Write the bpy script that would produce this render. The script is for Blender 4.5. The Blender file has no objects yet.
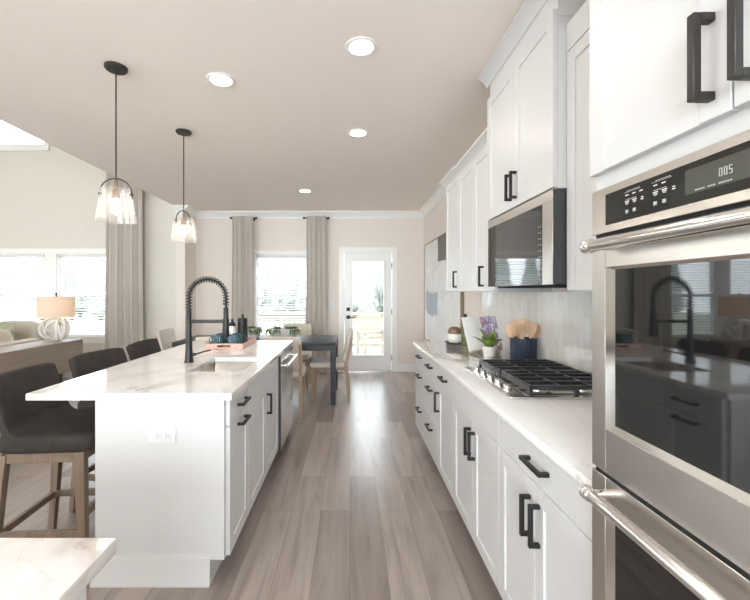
import bpy, bmesh, math, random
from mathutils import Vector, Matrix, noise
random.seed(7)
PI = math.pi
C = bpy.context.scene.collection
sc = bpy.context.scene
# ---------------------------------------------------------------- camera
cam_d = bpy.data.cameras.new('camera'); cam = bpy.data.objects.new('camera', cam_d); C.objects.link(cam)
cam.location = (0, 0, 1.37); cam.rotation_euler = (PI/2, 0, 0)
cam_d.sensor_width = 36; cam_d.lens = 390/750*36
cam_d.shift_x = 25/750; cam_d.shift_y = -8.2/750
cam_d.clip_start = 0.03; cam_d.clip_end = 300
sc.camera = cam
# ---------------------------------------------------------------- world, exposure
w = bpy.data.worlds.new('world'); sc.world = w; w.use_nodes = True
bg = w.node_tree.nodes['Background']; bg.inputs[0].default_value = (0.90, 0.95, 1.0, 1); bg.inputs[1].default_value = 3.9
sc.view_settings.view_transform = 'Standard'; sc.view_settings.look = 'None'
sc.view_settings.gamma = 1; sc.view_settings.use_curve_mapping = False
sc.view_settings.exposure = 1.0
try:
    sc.cycles.max_bounces = 10; sc.cycles.diffuse_bounces = 8; sc.cycles.glossy_bounces = 4
    sc.cycles.transparent_max_bounces = 12; sc.cycles.transmission_bounces = 6
    sc.cycles.caustics_reflective = False; sc.cycles.caustics_refractive = False
    sc.cycles.sample_clamp_indirect = 4.0
except Exception: pass
# ---------------------------------------------------------------- added fill lights outside the unseen windows
def area(name, loc, rot, sx, sy, e, col=(1, 1, 1)):
    l = bpy.data.lights.new(name, 'AREA'); l.shape = 'RECTANGLE'; l.size = sx; l.size_y = sy; l.energy = e; l.color = col
    o = bpy.data.objects.new(name, l); C.objects.link(o); o.location = loc; o.rotation_euler = rot; return o
area('added_fill_front', (-0.55, -3.45, 1.7), (PI/2+0.05, 0, 0), 2.9, 1.7, 132, (0.84, 0.925, 1.0))
area('added_fill_front_living', (-5.6, -3.45, 1.25), (PI/2+0.35, 0, 0), 3.0, 1.9, 80, (0.97, 0.985, 1.0))
area('added_fill_left', (-8.6, 2.0, 1.6), (PI/2+0.2, 0, -PI/2), 4.5, 1.5, 60, (0.97, 0.985, 1.0))

# ---------------------------------------------------------------- materials
def mat(name, col=(0.8, 0.8, 0.8), rough=0.5, metal=0.0, **kw):
    m = bpy.data.materials.new(name); m.use_nodes = True
    b = m.node_tree.nodes['Principled BSDF']
    b.inputs['Base Color'].default_value = (*col, 1); b.inputs['Roughness'].default_value = rough; b.inputs['Metallic'].default_value = metal
    for k, v in kw.items(): b.inputs[k.replace('_', ' ')].default_value = v
    return m
def nt(m): return m.node_tree, m.node_tree.nodes['Principled BSDF']
def N(t, typ, **kw):
    n = t.nodes.new(typ)
    for k, v in kw.items(): setattr(n, k, v)
    return n
def ramp(t, src, stops):
    r = N(t, 'ShaderNodeValToRGB'); t.links.new(src, r.inputs[0]); e = r.color_ramp.elements
    while len(e) > 1: e.remove(e[-1])
    e[0].position = stops[0][0]; e[0].color = (*stops[0][1], 1)
    for p, c in stops[1:]:
        x = e.new(p); x.color = (*c, 1)
    return r.outputs[0]
def coords(t, scale=(1, 1, 1), rot=(0, 0, 0)):
    tc = N(t, 'ShaderNodeTexCoord'); mp = N(t, 'ShaderNodeMapping'); mp.inputs['Scale'].default_value = scale; mp.inputs['Rotation'].default_value = rot
    t.links.new(tc.outputs['Object'], mp.inputs[0]); return mp.outputs[0]
def noise_n(t, vec, scale, detail=4, rough=0.5, dist=0.0):
    n = N(t, 'ShaderNodeTexNoise'); n.inputs['Scale'].default_value = scale; n.inputs['Detail'].default_value = detail
    n.inputs['Roughness'].default_value = rough; n.inputs['Distortion'].default_value = dist
    t.links.new(vec, n.inputs['Vector']); return n.outputs[0]
def bump(t, b, src, strength, dist=0.01):
    bp = N(t, 'ShaderNodeBump'); bp.inputs['Strength'].default_value = strength; bp.inputs['Distance'].default_value = dist
    t.links.new(src, bp.inputs['Height']); t.links.new(bp.outputs[0], b.inputs['Normal'])
def mottled(name, c1, c2, scale, rough=0.6, bmp=0.0, stretch=(1, 1, 1), **kw):
    m = mat(name, c1, rough, **kw); t, b = nt(m)
    n = noise_n(t, coords(t, stretch), scale, 5, 0.6)
    t.links.new(ramp(t, n, [(0.3, c1), (0.7, c2)]), b.inputs['Base Color'])
    if bmp: bump(t, b, n, bmp, 0.003)
    return m
M = {}
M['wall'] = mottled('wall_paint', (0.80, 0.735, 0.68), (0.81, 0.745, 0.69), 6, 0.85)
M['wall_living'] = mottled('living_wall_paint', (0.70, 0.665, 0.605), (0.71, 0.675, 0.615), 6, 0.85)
M['ceiling'] = mottled('ceiling_paint', (0.88, 0.808, 0.752), (0.89, 0.818, 0.762), 5, 0.9)
M['trim'] = mat('white_trim_paint', (0.86, 0.85, 0.83), 0.35)
M['cab'] = mottled('white_cabinet_paint', (0.67, 0.668, 0.665), (0.675, 0.673, 0.67), 3, 0.37)
M['cabin'] = mat('cabinet_inside', (0.7, 0.69, 0.67), 0.6)
M['black'] = mat('matte_black_metal', (0.010, 0.009, 0.009), 0.45, 0.0)
M['bronze'] = mat('dark_bronze_metal', (0.05, 0.045, 0.042), 0.4, 0.6)
M['iron'] = mottled('cast_iron', (0.022, 0.024, 0.027), (0.04, 0.043, 0.048), 60, 0.3, 0.1)
M['chrome'] = mat('polished_chrome', (0.82, 0.81, 0.79), 0.12, 1.0)
def steel(name, stretch, col=(0.72, 0.695, 0.66), rough=0.27):
    m = mat(name, col, rough, 1.0); t, b = nt(m)
    n = noise_n(t, coords(t, stretch), 9, 4, 0.6)
    t.links.new(ramp(t, n, [(0.3, tuple(c*0.99 for c in col)), (0.7, tuple(min(1, c*1.01) for c in col))]), b.inputs['Base Color'])
    mr = N(t, 'ShaderNodeMapRange'); mr.inputs['To Min'].default_value = rough-0.008; mr.inputs['To Max'].default_value = rough+0.008
    t.links.new(n, mr.inputs['Value']); t.links.new(mr.outputs[0], b.inputs['Roughness'])
    return m
M['steel'] = steel('brushed_steel', (1, 1, 60)); M['steel_v'] = steel('brushed_steel_vertical', (60, 60, 1))
M['steel_sink'] = steel('sink_steel', (2, 2, 2), (0.66, 0.60, 0.54), 0.25)
M['bglass'] = mat('black_glass', (0.010, 0.010, 0.010), 0.03, 0, IOR=1.75)
M['bglass2'] = mat('microwave_black_glass', (0.022, 0.020, 0.018), 0.04, 0, IOR=1.75)
M['cglass'] = mat('control_panel_glass', (0.02, 0.019, 0.017), 0.08, 0, IOR=1.45)
M['disp'] = mat('display_glass', (0.07, 0.07, 0.06), 0.12, 0, IOR=1.6)
M['mark'] = mat('white_print', (0.72, 0.72, 0.70), 0.5)
M['digit'] = mat('display_digits', (0.4, 0.42, 0.38), 0.4); nt(M['digit'])[1].inputs['Emission Color'].default_value = (0.75, 0.8, 0.72, 1); nt(M['digit'])[1].inputs['Emission Strength'].default_value = 0.05
M['dgrey'] = mat('dark_grey_enamel', (0.06, 0.062, 0.068), 0.3, 0.3)
M['gap'] = mat('black_gasket', (0.01, 0.01, 0.01), 0.8)
def quartz():
    m = mat('white_quartz', (0.85, 0.84, 0.82), 0.07); t, b = nt(m); v = coords(t)
    base = ramp(t, noise_n(t, v, 2.2, 4), [(0.35, (0.83, 0.815, 0.80)), (0.7, (0.89, 0.885, 0.88))])
    wv = noise_n(t, coords(t, (1.0, 0.55, 1), (0, 0, 0.6)), 1.25, 6, 0.55, 0.9)
    vein = ramp(t, wv, [(0.468, (0, 0, 0)), (0.494, (1, 1, 1)), (0.502, (1, 1, 1)), (0.535, (0, 0, 0))])
    w2 = noise_n(t, coords(t, (0.8, 0.8, 1), (0, 0, -0.5)), 3.1, 6, 0.6, 1.2)
    v2 = ramp(t, w2, [(0.49, (0, 0, 0)), (0.50, (0.55, 0.55, 0.55)), (0.512, (0, 0, 0))])
    msk = ramp(t, noise_n(t, v, 1.4, 2), [(0.38, (0.12, 0.12, 0.12)), (0.58, (0.9, 0.9, 0.9))])
    mx = N(t, 'ShaderNodeMix', data_type='RGBA', blend_type='ADD'); mx.inputs['Factor'].default_value = 1
    t.links.new(vein, mx.inputs['A']); t.links.new(v2, mx.inputs['B'])
    mu = N(t, 'ShaderNodeMix', data_type='RGBA', blend_type='MULTIPLY'); mu.inputs['Factor'].default_value = 1
    t.links.new(mx.outputs['Result'], mu.inputs['A']); t.links.new(msk, mu.inputs['B'])
    fin = N(t, 'ShaderNodeMix', data_type='RGBA'); fin.inputs['B'].default_value = (0.50, 0.44, 0.38, 1)
    t.links.new(mu.outputs['Result'], fin.inputs['Factor']); t.links.new(base, fin.inputs['A'])
    t.links.new(fin.outputs['Result'], b.inputs['Base Color']); b.inputs['Coat Weight'].default_value = 0.3; b.inputs['Coat Roughness'].default_value = 0.03
    return m
M['quartz'] = quartz()
def planks():
    m = mat('floor_planks', (0.3, 0.25, 0.22), 0.28); t, b = nt(m)
    v = coords(t, (1, 1, 1), (0, 0, PI/2))
    br = N(t, 'ShaderNodeTexBrick'); br.offset = 0.37; br.offset_frequency = 2; br.squash = 1
    br.inputs['Color1'].default_value = (0, 0, 0, 1); br.inputs['Color2'].default_value = (1, 1, 1, 1); br.inputs['Mortar'].default_value = (0.5, 0.5, 0.5, 1)
    br.inputs['Scale'].default_value = 1; br.inputs['Mortar Size'].default_value = 0.0012; br.inputs['Brick Width'].default_value = 1.22; br.inputs['Row Height'].default_value = 0.182
    br.inputs['Bias'].default_value = 0.0; br.inputs['Mortar Smooth'].default_value = 0.3
    t.links.new(v, br.inputs['Vector'])
    # the per plank shade shifts the grain so that each plank differs
    sh = N(t, 'ShaderNodeVectorMath', operation='SCALE'); sh.inputs['Scale'].default_value = 7.0; t.links.new(br.outputs['Color'], sh.inputs[0])
    ad = N(t, 'ShaderNodeVectorMath', operation='ADD'); t.links.new(sh.outputs[0], ad.inputs[0])
    g = coords(t, (9, 0.8, 1)); t.links.new(g, ad.inputs[1])
    gr = noise_n(t, ad.outputs[0], 1.6, 7, 0.62, 0.6)
    tone = ramp(t, br.outputs['Color'], [(0.0, (0.23, 0.190, 0.170)), (0.35, (0.335, 0.287, 0.258)), (0.7, (0.40, 0.345, 0.31)), (1.0, (0.29, 0.245, 0.22))])
    grc = ramp(t, gr, [(0.28, (0.66, 0.64, 0.63)), (0.5, (0.97, 0.96, 0.96)), (0.72, (1.18, 1.17, 1.16))])
    mu = N(t, 'ShaderNodeMix', data_type='RGBA', blend_type='MULTIPLY'); mu.inputs['Factor'].default_value = 1
    t.links.new(tone, mu.inputs['A']); t.links.new(grc, mu.inputs['B'])
    mm = N(t, 'ShaderNodeMix', data_type='RGBA'); mm.inputs['B'].default_value = (0.12, 0.095, 0.08, 1)
    t.links.new(br.outputs['Fac'], mm.inputs['Factor']); t.links.new(mu.outputs['Result'], mm.inputs['A'])
    t.links.new(mm.outputs['Result'], b.inputs['Base Color'])
    bump(t, b, gr, 0.12, 0.002)
    return m
M['floor'] = planks()
def tiles():
    m = mat('glazed_tile', (0.6, 0.6, 0.58), 0.07, 0, IOR=1.7); t, b = nt(m)
    tc = N(t, 'ShaderNodeTexCoord'); sp = N(t, 'ShaderNodeSeparateXYZ'); t.links.new(tc.outputs['Object'], sp.inputs[0])
    cb = N(t, 'ShaderNodeCombineXYZ'); t.links.new(sp.outputs['Z'], cb.inputs['X']); t.links.new(sp.outputs['Y'], cb.inputs['Y'])
    br = N(t, 'ShaderNodeTexBrick'); br.offset = 0.5
    br.inputs['Color1'].default_value = (0, 0, 0, 1); br.inputs['Color2'].default_value = (1, 1, 1, 1); br.inputs['Mortar'].default_value = (0.5, 0.5, 0.5, 1)
    br.inputs['Scale'].default_value = 1; br.inputs['Mortar Size'].default_value = 0.002; br.inputs['Brick Width'].default_value = 0.155; br.inputs['Row Height'].default_value = 0.052
    t.links.new(cb.outputs[0], br.inputs['Vector'])
    col = ramp(t, br.outputs['Color'], [(0, (0.70, 0.675, 0.635)), (0.5, (0.76, 0.74, 0.705)), (1, (0.82, 0.80, 0.77))])
    mm = N(t, 'ShaderNodeMix', data_type='RGBA'); mm.inputs['B'].default_value = (0.70, 0.68, 0.65, 1)
    t.links.new(br.outputs['Fac'], mm.inputs['Factor']); t.links.new(col, mm.inputs['A']); t.links.new(mm.outputs['Result'], b.inputs['Base Color'])
    n = noise_n(t, cb.outputs[0], 14, 3)
    a = N(t, 'ShaderNodeMath', operation='MULTIPLY'); a.inputs[1].default_value = 0.6; t.links.new(br.outputs['Color'], a.inputs[0])
    s = N(t, 'ShaderNodeMath', operation='ADD'); t.links.new(n, s.inputs[0]); t.links.new(br.outputs['Fac'], s.inputs[1])
    bump(t, b, s.outputs[0], 0.3, -0.003)
    return m
M['tile'] = tiles()
def glass(name, tint=(0.96, 0.98, 0.98), gl=0.08, rough=0.02):
    m = bpy.data.materials.new(name); m.use_nodes = True; t = m.node_tree
    for n in list(t.nodes):
        if n.type != 'OUTPUT_MATERIAL': t.nodes.remove(n)
    o = [n for n in t.nodes if n.type == 'OUTPUT_MATERIAL'][0]
    tr = N(t, 'ShaderNodeBsdfTransparent'); tr.inputs[0].default_value = (*tint, 1)
    g = N(t, 'ShaderNodeBsdfGlossy'); g.inputs['Roughness'].default_value = rough
    lw = N(t, 'ShaderNodeLayerWeight'); lw.inputs['Blend'].default_value = 0.5
    pw = N(t, 'ShaderNodeMath', operation='POWER'); pw.inputs[1].default_value = 3.5; t.links.new(lw.outputs['Facing'], pw.inputs[0])
    fr = N(t, 'ShaderNodeMath', operation='MULTIPLY_ADD'); fr.inputs[1].default_value = 0.5; fr.inputs[2].default_value = 0.035; t.links.new(pw.outputs[0], fr.inputs[0])
    mx = N(t, 'ShaderNodeMixShader'); t.links.new(fr.outputs[0], mx.inputs[0]); t.links.new(tr.outputs[0], mx.inputs[1]); t.links.new(g.outputs[0], mx.inputs[2])
    t.links.new(mx.outputs[0], o.inputs[0]); return m
M['glass'] = glass('window_glass'); M['shade_glass'] = glass('pendant_glass', (0.98, 0.98, 0.98))
_t = M['shade_glass'].node_tree; _o = [n for n in _t.nodes if n.type == 'OUTPUT_MATERIAL'][0]; _s = _o.inputs[0].links[0].from_socket
_tl = N(_t, 'ShaderNodeBsdfTranslucent'); _df = N(_t, 'ShaderNodeBsdfDiffuse'); _a = N(_t, 'ShaderNodeMixShader'); _m = N(_t, 'ShaderNodeMixShader'); _m.inputs[0].default_value = 0.05
_t.links.new(_tl.outputs[0], _a.inputs[1]); _t.links.new(_df.outputs[0], _a.inputs[2]); _t.links.new(_s, _m.inputs[1]); _t.links.new(_a.outputs[0], _m.inputs[2]); _t.links.new(_m.outputs[0], _o.inputs[0])
def emis(name, col, s):
    m = mat(name, col, 0.5); b = nt(m)[1]; b.inputs['Emission Color'].default_value = (*col, 1); b.inputs['Emission Strength'].default_value = s; return m
M['led'] = emis('downlight_lens', (1, 0.91, 0.83), 50)
M['bulb'] = emis('warm_bulb', (1, 0.84, 0.68), 46)
def translucent(name, col, f, rough=0.8, em=None):
    m = mat(name, col, rough); t, b = nt(m); tl = N(t, 'ShaderNodeBsdfTranslucent'); tl.inputs[0].default_value = (*col, 1)
    mx = N(t, 'ShaderNodeMixShader'); mx.inputs[0].default_value = f
    o = [n for n in t.nodes if n.type == 'OUTPUT_MATERIAL'][0]
    t.links.new(b.outputs[0], mx.inputs[1]); t.links.new(tl.outputs[0], mx.inputs[2]); t.links.new(mx.outputs[0], o.inputs[0]); return m
M['blind'] = translucent('blind_slats_white', (0.86, 0.87, 0.88), 0.35, 0.5)
M['lshade'] = translucent('linen_lamp_shade', (0.84, 0.76, 0.68), 0.5)
def fabric(name, c1, c2, scale=180, bmp=0.3, stretch=(1, 1, 1), **kw):
    return mottled(name, c1, c2, scale, 0.9, bmp, stretch, Sheen_Weight=0.25, **kw)
M['curtain'] = fabric('taupe_curtain_linen', (0.47, 0.43, 0.39), (0.53, 0.485, 0.44), 60, 0.05, (1, 1, 0.3))
M['charcoal'] = mottled('charcoal_upholstery', (0.022, 0.017, 0.0145), (0.044, 0.035, 0.030), 14, 0.85, 0.1)
M['cream'] = fabric('cream_upholstery', (0.60, 0.55, 0.48), (0.66, 0.61, 0.54), 150, 0.2)
M['sofa'] = fabric('oatmeal_boucle', (0.50, 0.45, 0.38), (0.64, 0.59, 0.51), 90, 0.6)
def wood(name, c1, c2, axis='z', rough=0.5):
    st = {'x': (0.6, 12, 12), 'y': (12, 0.6, 12), 'z': (12, 12, 0.6)}[axis]
    m = mat(name, c1, rough); t, b = nt(m); n = noise_n(t, coords(t, st), 3, 6, 0.6, 0.5)
    t.links.new(ramp(t, n, [(0.3, c1), (0.7, c2)]), b.inputs['Base Color']); bump(t, b, n, 0.1, 0.002); return m
M['oak'] = wood('greyed_oak', (0.19, 0.135, 0.095), (0.29, 0.215, 0.155))
M['oak_l'] = wood('light_oak', (0.32, 0.225, 0.15), (0.42, 0.31, 0.215))
M['console'] = wood('washed_oak_console', (0.24, 0.19, 0.15), (0.33, 0.27, 0.215), 'y')
M['spoon'] = wood('beech_wood', (0.62, 0.40, 0.24), (0.72, 0.50, 0.32))
M['spoon_d'] = wood('darker_beech', (0.50, 0.31, 0.18), (0.62, 0.41, 0.26))
M['table'] = mottled('charcoal_table', (0.018, 0.020, 0.023), (0.026, 0.028, 0.032), 8, 0.45)
M['deck'] = wood('deck_boards', (0.22, 0.20, 0.17), (0.28, 0.255, 0.22), 'x', 0.8)
M['deckrail'] = mat('cream_deck_timber', (0.34, 0.30, 0.24), 0.7)
M['pink'] = mottled('copper_pink_weave', (0.50, 0.27, 0.21), (0.76, 0.55, 0.47), 55, 0.45, 0.3)
M['teal'] = mottled('dark_teal_glaze', (0.035, 0.08, 0.105), (0.07, 0.13, 0.16), 12, 0.18)
M['navy'] = mat('navy_glaze', (0.014, 0.026, 0.05), 0.35)
M['white_cer'] = mat('white_ceramic', (0.80, 0.78, 0.74), 0.3)
M['brown_cer'] = mottled('brown_glaze', (0.14, 0.075, 0.045), (0.26, 0.16, 0.10), 20, 0.4)
M['plaster'] = mottled('white_plaster', (0.72, 0.69, 0.65), (0.80, 0.77, 0.73), 25, 0.7, 0.2)
M['leaf'] = mottled('green_leaf', (0.09, 0.16, 0.03), (0.21, 0.30, 0.07), 18, 0.35)
M['leaf_d'] = mottled('succulent_leaf', (0.06, 0.10, 0.04), (0.15, 0.20, 0.09), 25, 0.6)
M['olive'] = mat('olive_bottle_glass', (0.10, 0.12, 0.045), 0.1)
M['page'] = mat('paper', (0.80, 0.79, 0.77), 0.6)
M['soil'] = mat('soil', (0.05, 0.035, 0.025), 0.9)
M['plastic'] = mat('white_plastic', (0.76, 0.755, 0.75), 0.3)
M['slot'] = mat('socket_slots', (0.05, 0.05, 0.05), 0.6)
M['gold'] = mat('pale_gold_wire', (0.75, 0.66, 0.38), 0.35, 0.7)
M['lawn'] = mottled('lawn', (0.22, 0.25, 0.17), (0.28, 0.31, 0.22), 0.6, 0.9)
M['tree'] = mottled('haze_paled_foliage', (0.26, 0.28, 0.26), (0.34, 0.36, 0.34), 1.6, 0.9, 0.3)  # distant haze painted in as a paler, greyer leaf colour
M['trunk'] = mat('tree_trunk', (0.12, 0.09, 0.07), 0.9)

# ---------------------------------------------------------------- mesh helpers
class MB:
    def __init__(s): s.bm = bmesh.new()
    def _merge(s, t, mtx=None, mi=0):
        if mtx is not None: bmesh.ops.transform(t, matrix=mtx, verts=t.verts)
        for f in t.faces: f.material_index = mi
        me = bpy.data.meshes.new('tmp'); t.to_mesh(me); t.free(); s.bm.from_mesh(me); bpy.data.meshes.remove(me); return s
    def box(s, x0, x1, y0, y1, z0, z1, bev=0.0, seg=2, mi=0, mtx=None):
        t = bmesh.new(); bmesh.ops.create_cube(t, size=1)
        for v in t.verts: v.co = Vector(((x0+x1)/2+v.co.x*(x1-x0), (y0+y1)/2+v.co.y*(y1-y0), (z0+z1)/2+v.co.z*(z1-z0)))
        if bev: bmesh.ops.bevel(t, geom=list(t.edges), offset=bev, segments=seg, affect='EDGES', profile=0.5)
        return s._merge(t, mtx, mi)
    def hexa(s, bot, top, mi=0, bev=0.0):   # 4 bottom + 4 top corners
        t = bmesh.new(); b = [t.verts.new(p) for p in bot]; u = [t.verts.new(p) for p in top]
        t.faces.new(b[::-1]); t.faces.new(u)
        for i in range(4): j = (i+1) % 4; t.faces.new((b[i], b[j], u[j], u[i]))
        bmesh.ops.recalc_face_normals(t, faces=t.faces)
        if bev: bmesh.ops.bevel(t, geom=list(t.edges), offset=bev, segments=1, affect='EDGES')
        return s._merge(t, None, mi)
    def bar(s, a, b, w0, w1=None, w0y=None, w1y=None, mi=0, bev=0.0):  # tapered square bar a->b (mostly vertical)
        w1 = w0 if w1 is None else w1; w0y = w0 if w0y is None else w0y; w1y = w1 if w1y is None else w1y
        q = [(-1, -1), (1, -1), (1, 1), (-1, 1)]
        return s.hexa([(a[0]+i*w0/2, a[1]+j*w0y/2, a[2]) for i, j in q], [(b[0]+i*w1/2, b[1]+j*w1y/2, b[2]) for i, j in q], mi, bev)
    def lathe(s, prof, c=(0, 0, 0), n=32, rib=0, ribd=0.0, mi=0, mtx=None, cap=True):
        t = bmesh.new(); rings = []
        for r, z in prof:
            if r < 1e-5: rings.append([t.verts.new((c[0], c[1], c[2]+z))]); continue
            row = []
            for i in range(n):
                a = 2*PI*i/n; rr = r*(1+ribd*abs(math.cos(a*rib/2))) if rib else r
                row.append(t.verts.new((c[0]+rr*math.cos(a), c[1]+rr*math.sin(a), c[2]+z)))
            rings.append(row)
        for A, B in zip(rings, rings[1:]):
            if len(A) == 1 and len(B) == 1: continue
            for i in range(n):
                j = (i+1) % n
                if len(A) == 1: t.faces.new((A[0], B[j], B[i]))
                elif len(B) == 1: t.faces.new((A[i], A[j], B[0]))
                else: t.faces.new((A[i], A[j], B[j], B[i]))
        if cap:
            for R, rev in ((rings[0], True), (rings[-1], False)):
                if len(R) > 1: t.faces.new(R[::-1] if rev else R)
        bmesh.ops.recalc_face_normals(t, faces=t.faces)
        return s._merge(t, mtx, mi)
    def tube(s, pts, r, n=12, closed=False, mi=0, mtx=None):
        pts = [Vector(p) for p in pts]; t = bmesh.new(); rings = []; m = len(pts); up = None
        rad = r if hasattr(r, '__len__') else [r]*m
        for i, p in enumerate(pts):
            d = (pts[(i+1) % m]-pts[i-1]) if closed else (pts[min(i+1, m-1)]-pts[max(i-1, 0)])
            d.normalize()
            if up is None: up = d.orthogonal().normalized()
            else:
                up = up-d*up.dot(d)
                up = up.normalized() if up.length > 1e-6 else d.orthogonal().normalized()
            sd = d.cross(up)
            rings.append([t.verts.new(p+(up*math.cos(2*PI*k/n)+sd*math.sin(2*PI*k/n))*rad[i]) for k in range(n)])
        rng = range(m) if closed else range(m-1)
        for i in rng:
            A, B = rings[i], rings[(i+1) % m]
            off = 0
            if closed and i == m-1:
                off = min(range(n), key=lambda o: (B[o].co-A[0].co).length)
            for k in range(n): t.faces.new((A[k], A[(k+1) % n], B[(k+1+off) % n], B[(k+off) % n]))
        if not closed: t.faces.new(rings[0][::-1]); t.faces.new(rings[-1])
        bmesh.ops.recalc_face_normals(t, faces=t.faces)
        return s._merge(t, mtx, mi)
    def soft(s, c, size, e=0.35, nu=28, nv=16, mi=0, mtx=None):  # superellipsoid
        t = bmesh.new()
        def pw(v, p): return math.copysign(abs(v)**p, v)
        rows = []
        for j in range(nv+1):
            ph = -PI/2+PI*j/nv
            if j in (0, nv): rows.append([t.verts.new((c[0], c[1], c[2]+size[2]/2*math.sin(ph)))]); continue
            rows.append([t.verts.new((c[0]+size[0]/2*pw(math.cos(ph), e)*pw(math.cos(2*PI*i/nu), e), c[1]+size[1]/2*pw(math.cos(ph), e)*pw(math.sin(2*PI*i/nu), e), c[2]+size[2]/2*pw(math.sin(ph), e*1.6))) for i in range(nu)])
        for A, B in zip(rows, rows[1:]):
            for i in range(nu):
                k = (i+1) % nu
                if len(A) == 1: t.faces.new((A[0], B[k], B[i]))
                elif len(B) == 1: t.faces.new((A[i], A[k], B[0]))
                else: t.faces.new((A[i], A[k], B[k], B[i]))
        bmesh.ops.recalc_face_normals(t, faces=t.faces)
        return s._merge(t, mtx, mi)
    def shell(s, fn, nu, nv, th, mi=0):   # closed sheet of thickness th; fn(u,v)->(x,y,z), u,v in 0..1
        t = bmesh.new(); P = [[Vector(fn(i/nu, j/nv)) for j in range(nv+1)] for i in range(nu+1)]
        def nrm(i, j):
            a = P[min(i+1, nu)][j]-P[max(i-1, 0)][j]; b = P[i][min(j+1, nv)]-P[i][max(j-1, 0)]
            return a.cross(b).normalized()
        F = [[t.verts.new(P[i][j]+nrm(i, j)*th/2) for j in range(nv+1)] for i in range(nu+1)]
        B = [[t.verts.new(P[i][j]-nrm(i, j)*th/2) for j in range(nv+1)] for i in range(nu+1)]
        for i in range(nu):
            for j in range(nv):
                t.faces.new((F[i][j], F[i+1][j], F[i+1][j+1], F[i][j+1])); t.faces.new((B[i][j+1], B[i+1][j+1], B[i+1][j], B[i][j]))
        for i in range(nu):
            t.faces.new((F[i+1][0], F[i][0], B[i][0], B[i+1][0])); t.faces.new((F[i][nv], F[i+1][nv], B[i+1][nv], B[i][nv]))
        for j in range(nv):
            t.faces.new((F[0][j], F[0][j+1], B[0][j+1], B[0][j])); t.faces.new((F[nu][j+1], F[nu][j], B[nu][j], B[nu][j+1]))
        bmesh.ops.recalc_face_normals(t, faces=t.faces)
        return s._merge(t, None, mi)
    def prism(s, poly, axis, a0, a1, mi=0, bev=0.0):  # poly 2d; axis 'x': poly=(y,z); 'y': (x,z); 'z': (x,y)
        t = bmesh.new()
        def P(p, a): return {'x': (a, p[0], p[1]), 'y': (p[0], a, p[1]), 'z': (p[0], p[1], a)}[axis]
        A = [t.verts.new(P(p, a0)) for p in poly]; B = [t.verts.new(P(p, a1)) for p in poly]
        t.faces.new(A[::-1]); t.faces.new(B)
        for i in range(len(poly)): j = (i+1) % len(poly); t.faces.new((A[i], A[j], B[j], B[i]))
        bmesh.ops.recalc_face_normals(t, faces=t.faces)
        if bev: bmesh.ops.bevel(t, geom=list(t.edges), offset=bev, segments=1, affect='EDGES')
        return s._merge(t, None, mi)
    def build(s, name, mats, parent=None, loc=None, rz=0, smooth=True, sub=0):
        me = bpy.data.meshes.new(name); s.bm.to_mesh(me); s.bm.free()
        for m in (mats if isinstance(mats, (list, tuple)) else [mats]): me.materials.append(M[m] if isinstance(m, str) else m)
        if smooth:
            me.polygons.foreach_set('use_smooth', [True]*len(me.polygons)); me.set_sharp_from_angle(angle=math.radians(38))
        o = bpy.data.objects.new(name, me); C.objects.link(o)
        if parent: o.parent = parent
        if loc is not None: o.location = loc
        if rz: o.rotation_euler = (0, 0, rz)
        if sub: md = o.modifiers.new('sub', 'SUBSURF'); md.levels = sub; md.render_levels = sub
        return o
def tag(o, label, cat, group=None, kind=None):
    o['label'] = label; o['category'] = cat
    if group: o['group'] = group
    if kind: o['kind'] = kind
    return o
def thing(name, label, cat, loc=(0, 0, 0), rz=0, group=None):
    o = bpy.data.objects.new(name, None); C.objects.link(o); o.location = loc; o.rotation_euler = (0, 0, rz); o.empty_display_size = 0.05
    return tag(o, label, cat, group)
def struct(name, mb, m, **kw):
    o = mb.build(name, m, smooth=False, **kw); o['kind'] = 'structure'; return o
def copy_tree(o, parent=None):
    c = o.copy(); C.objects.link(c)
    if parent is not None: c.parent = parent; c.matrix_parent_inverse = o.matrix_parent_inverse.copy()
    for ch in [x for x in bpy.data.objects if x.parent == o]: copy_tree(ch, c)
    return c
def dup(o, label, loc, rz=0):
    c = copy_tree(o); c.location = loc; c.rotation_euler = (0, 0, rz); c['label'] = label; return c

# ================================================================ ROOM SHELL
XR = 1.26; YB = 6.68; YL = 6.24; XN = -2.64; XE = -2.79; ZC = 2.74; XL = -8.0; YF = -3.0; ZH = 5.4
struct('floor', MB().box(XL, XR+0.1, YF, YB+0.1, -0.12, 0), 'floor')
def wall_xz(x0, x1, y0, y1, z0, z1, holes):   # holes (x0,x1,z0,z1), wall normal along y
    mb = MB(); xs = sorted({x0, x1, *[h[0] for h in holes], *[h[1] for h in holes]}); zs = sorted({z0, z1, *[h[2] for h in holes], *[h[3] for h in holes]})
    for a, b in zip(xs, xs[1:]):
        run = None
        for c, d in zip(zs, zs[1:]):
            cx, cz = (a+b)/2, (c+d)/2
            if any(h[0] < cx < h[1] and h[2] < cz < h[3] for h in holes):
                if run: mb.box(a, b, y0, y1, run[0], run[1]); run = None
            else: run = (run[0], d) if run else (c, d)
        if run: mb.box(a, b, y0, y1, run[0], run[1])
    return mb
def wall_yz(y0, y1, x0, x1, z0, z1, holes):
    mb = wall_xz(y0, y1, x0, x1, z0, z1, holes)
    for v in mb.bm.verts: v.co.x, v.co.y = v.co.y, v.co.x
    bmesh.ops.reverse_faces(mb.bm, faces=mb.bm.faces)
    return mb
DOOR = (-0.105, 0.725, 0.0, 2.05); NW = (-1.62, -0.72, 0.52, 2.0)
struct('wall_back', wall_xz(XN-0.15, XR+0.12, YB, YB+0.14, 0, ZC+0.3, [DOOR, NW]), 'wall')
struct('wall_right', MB().box(XR, XR+0.12, YF, YB, 0, ZC+0.3), 'wall')
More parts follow.
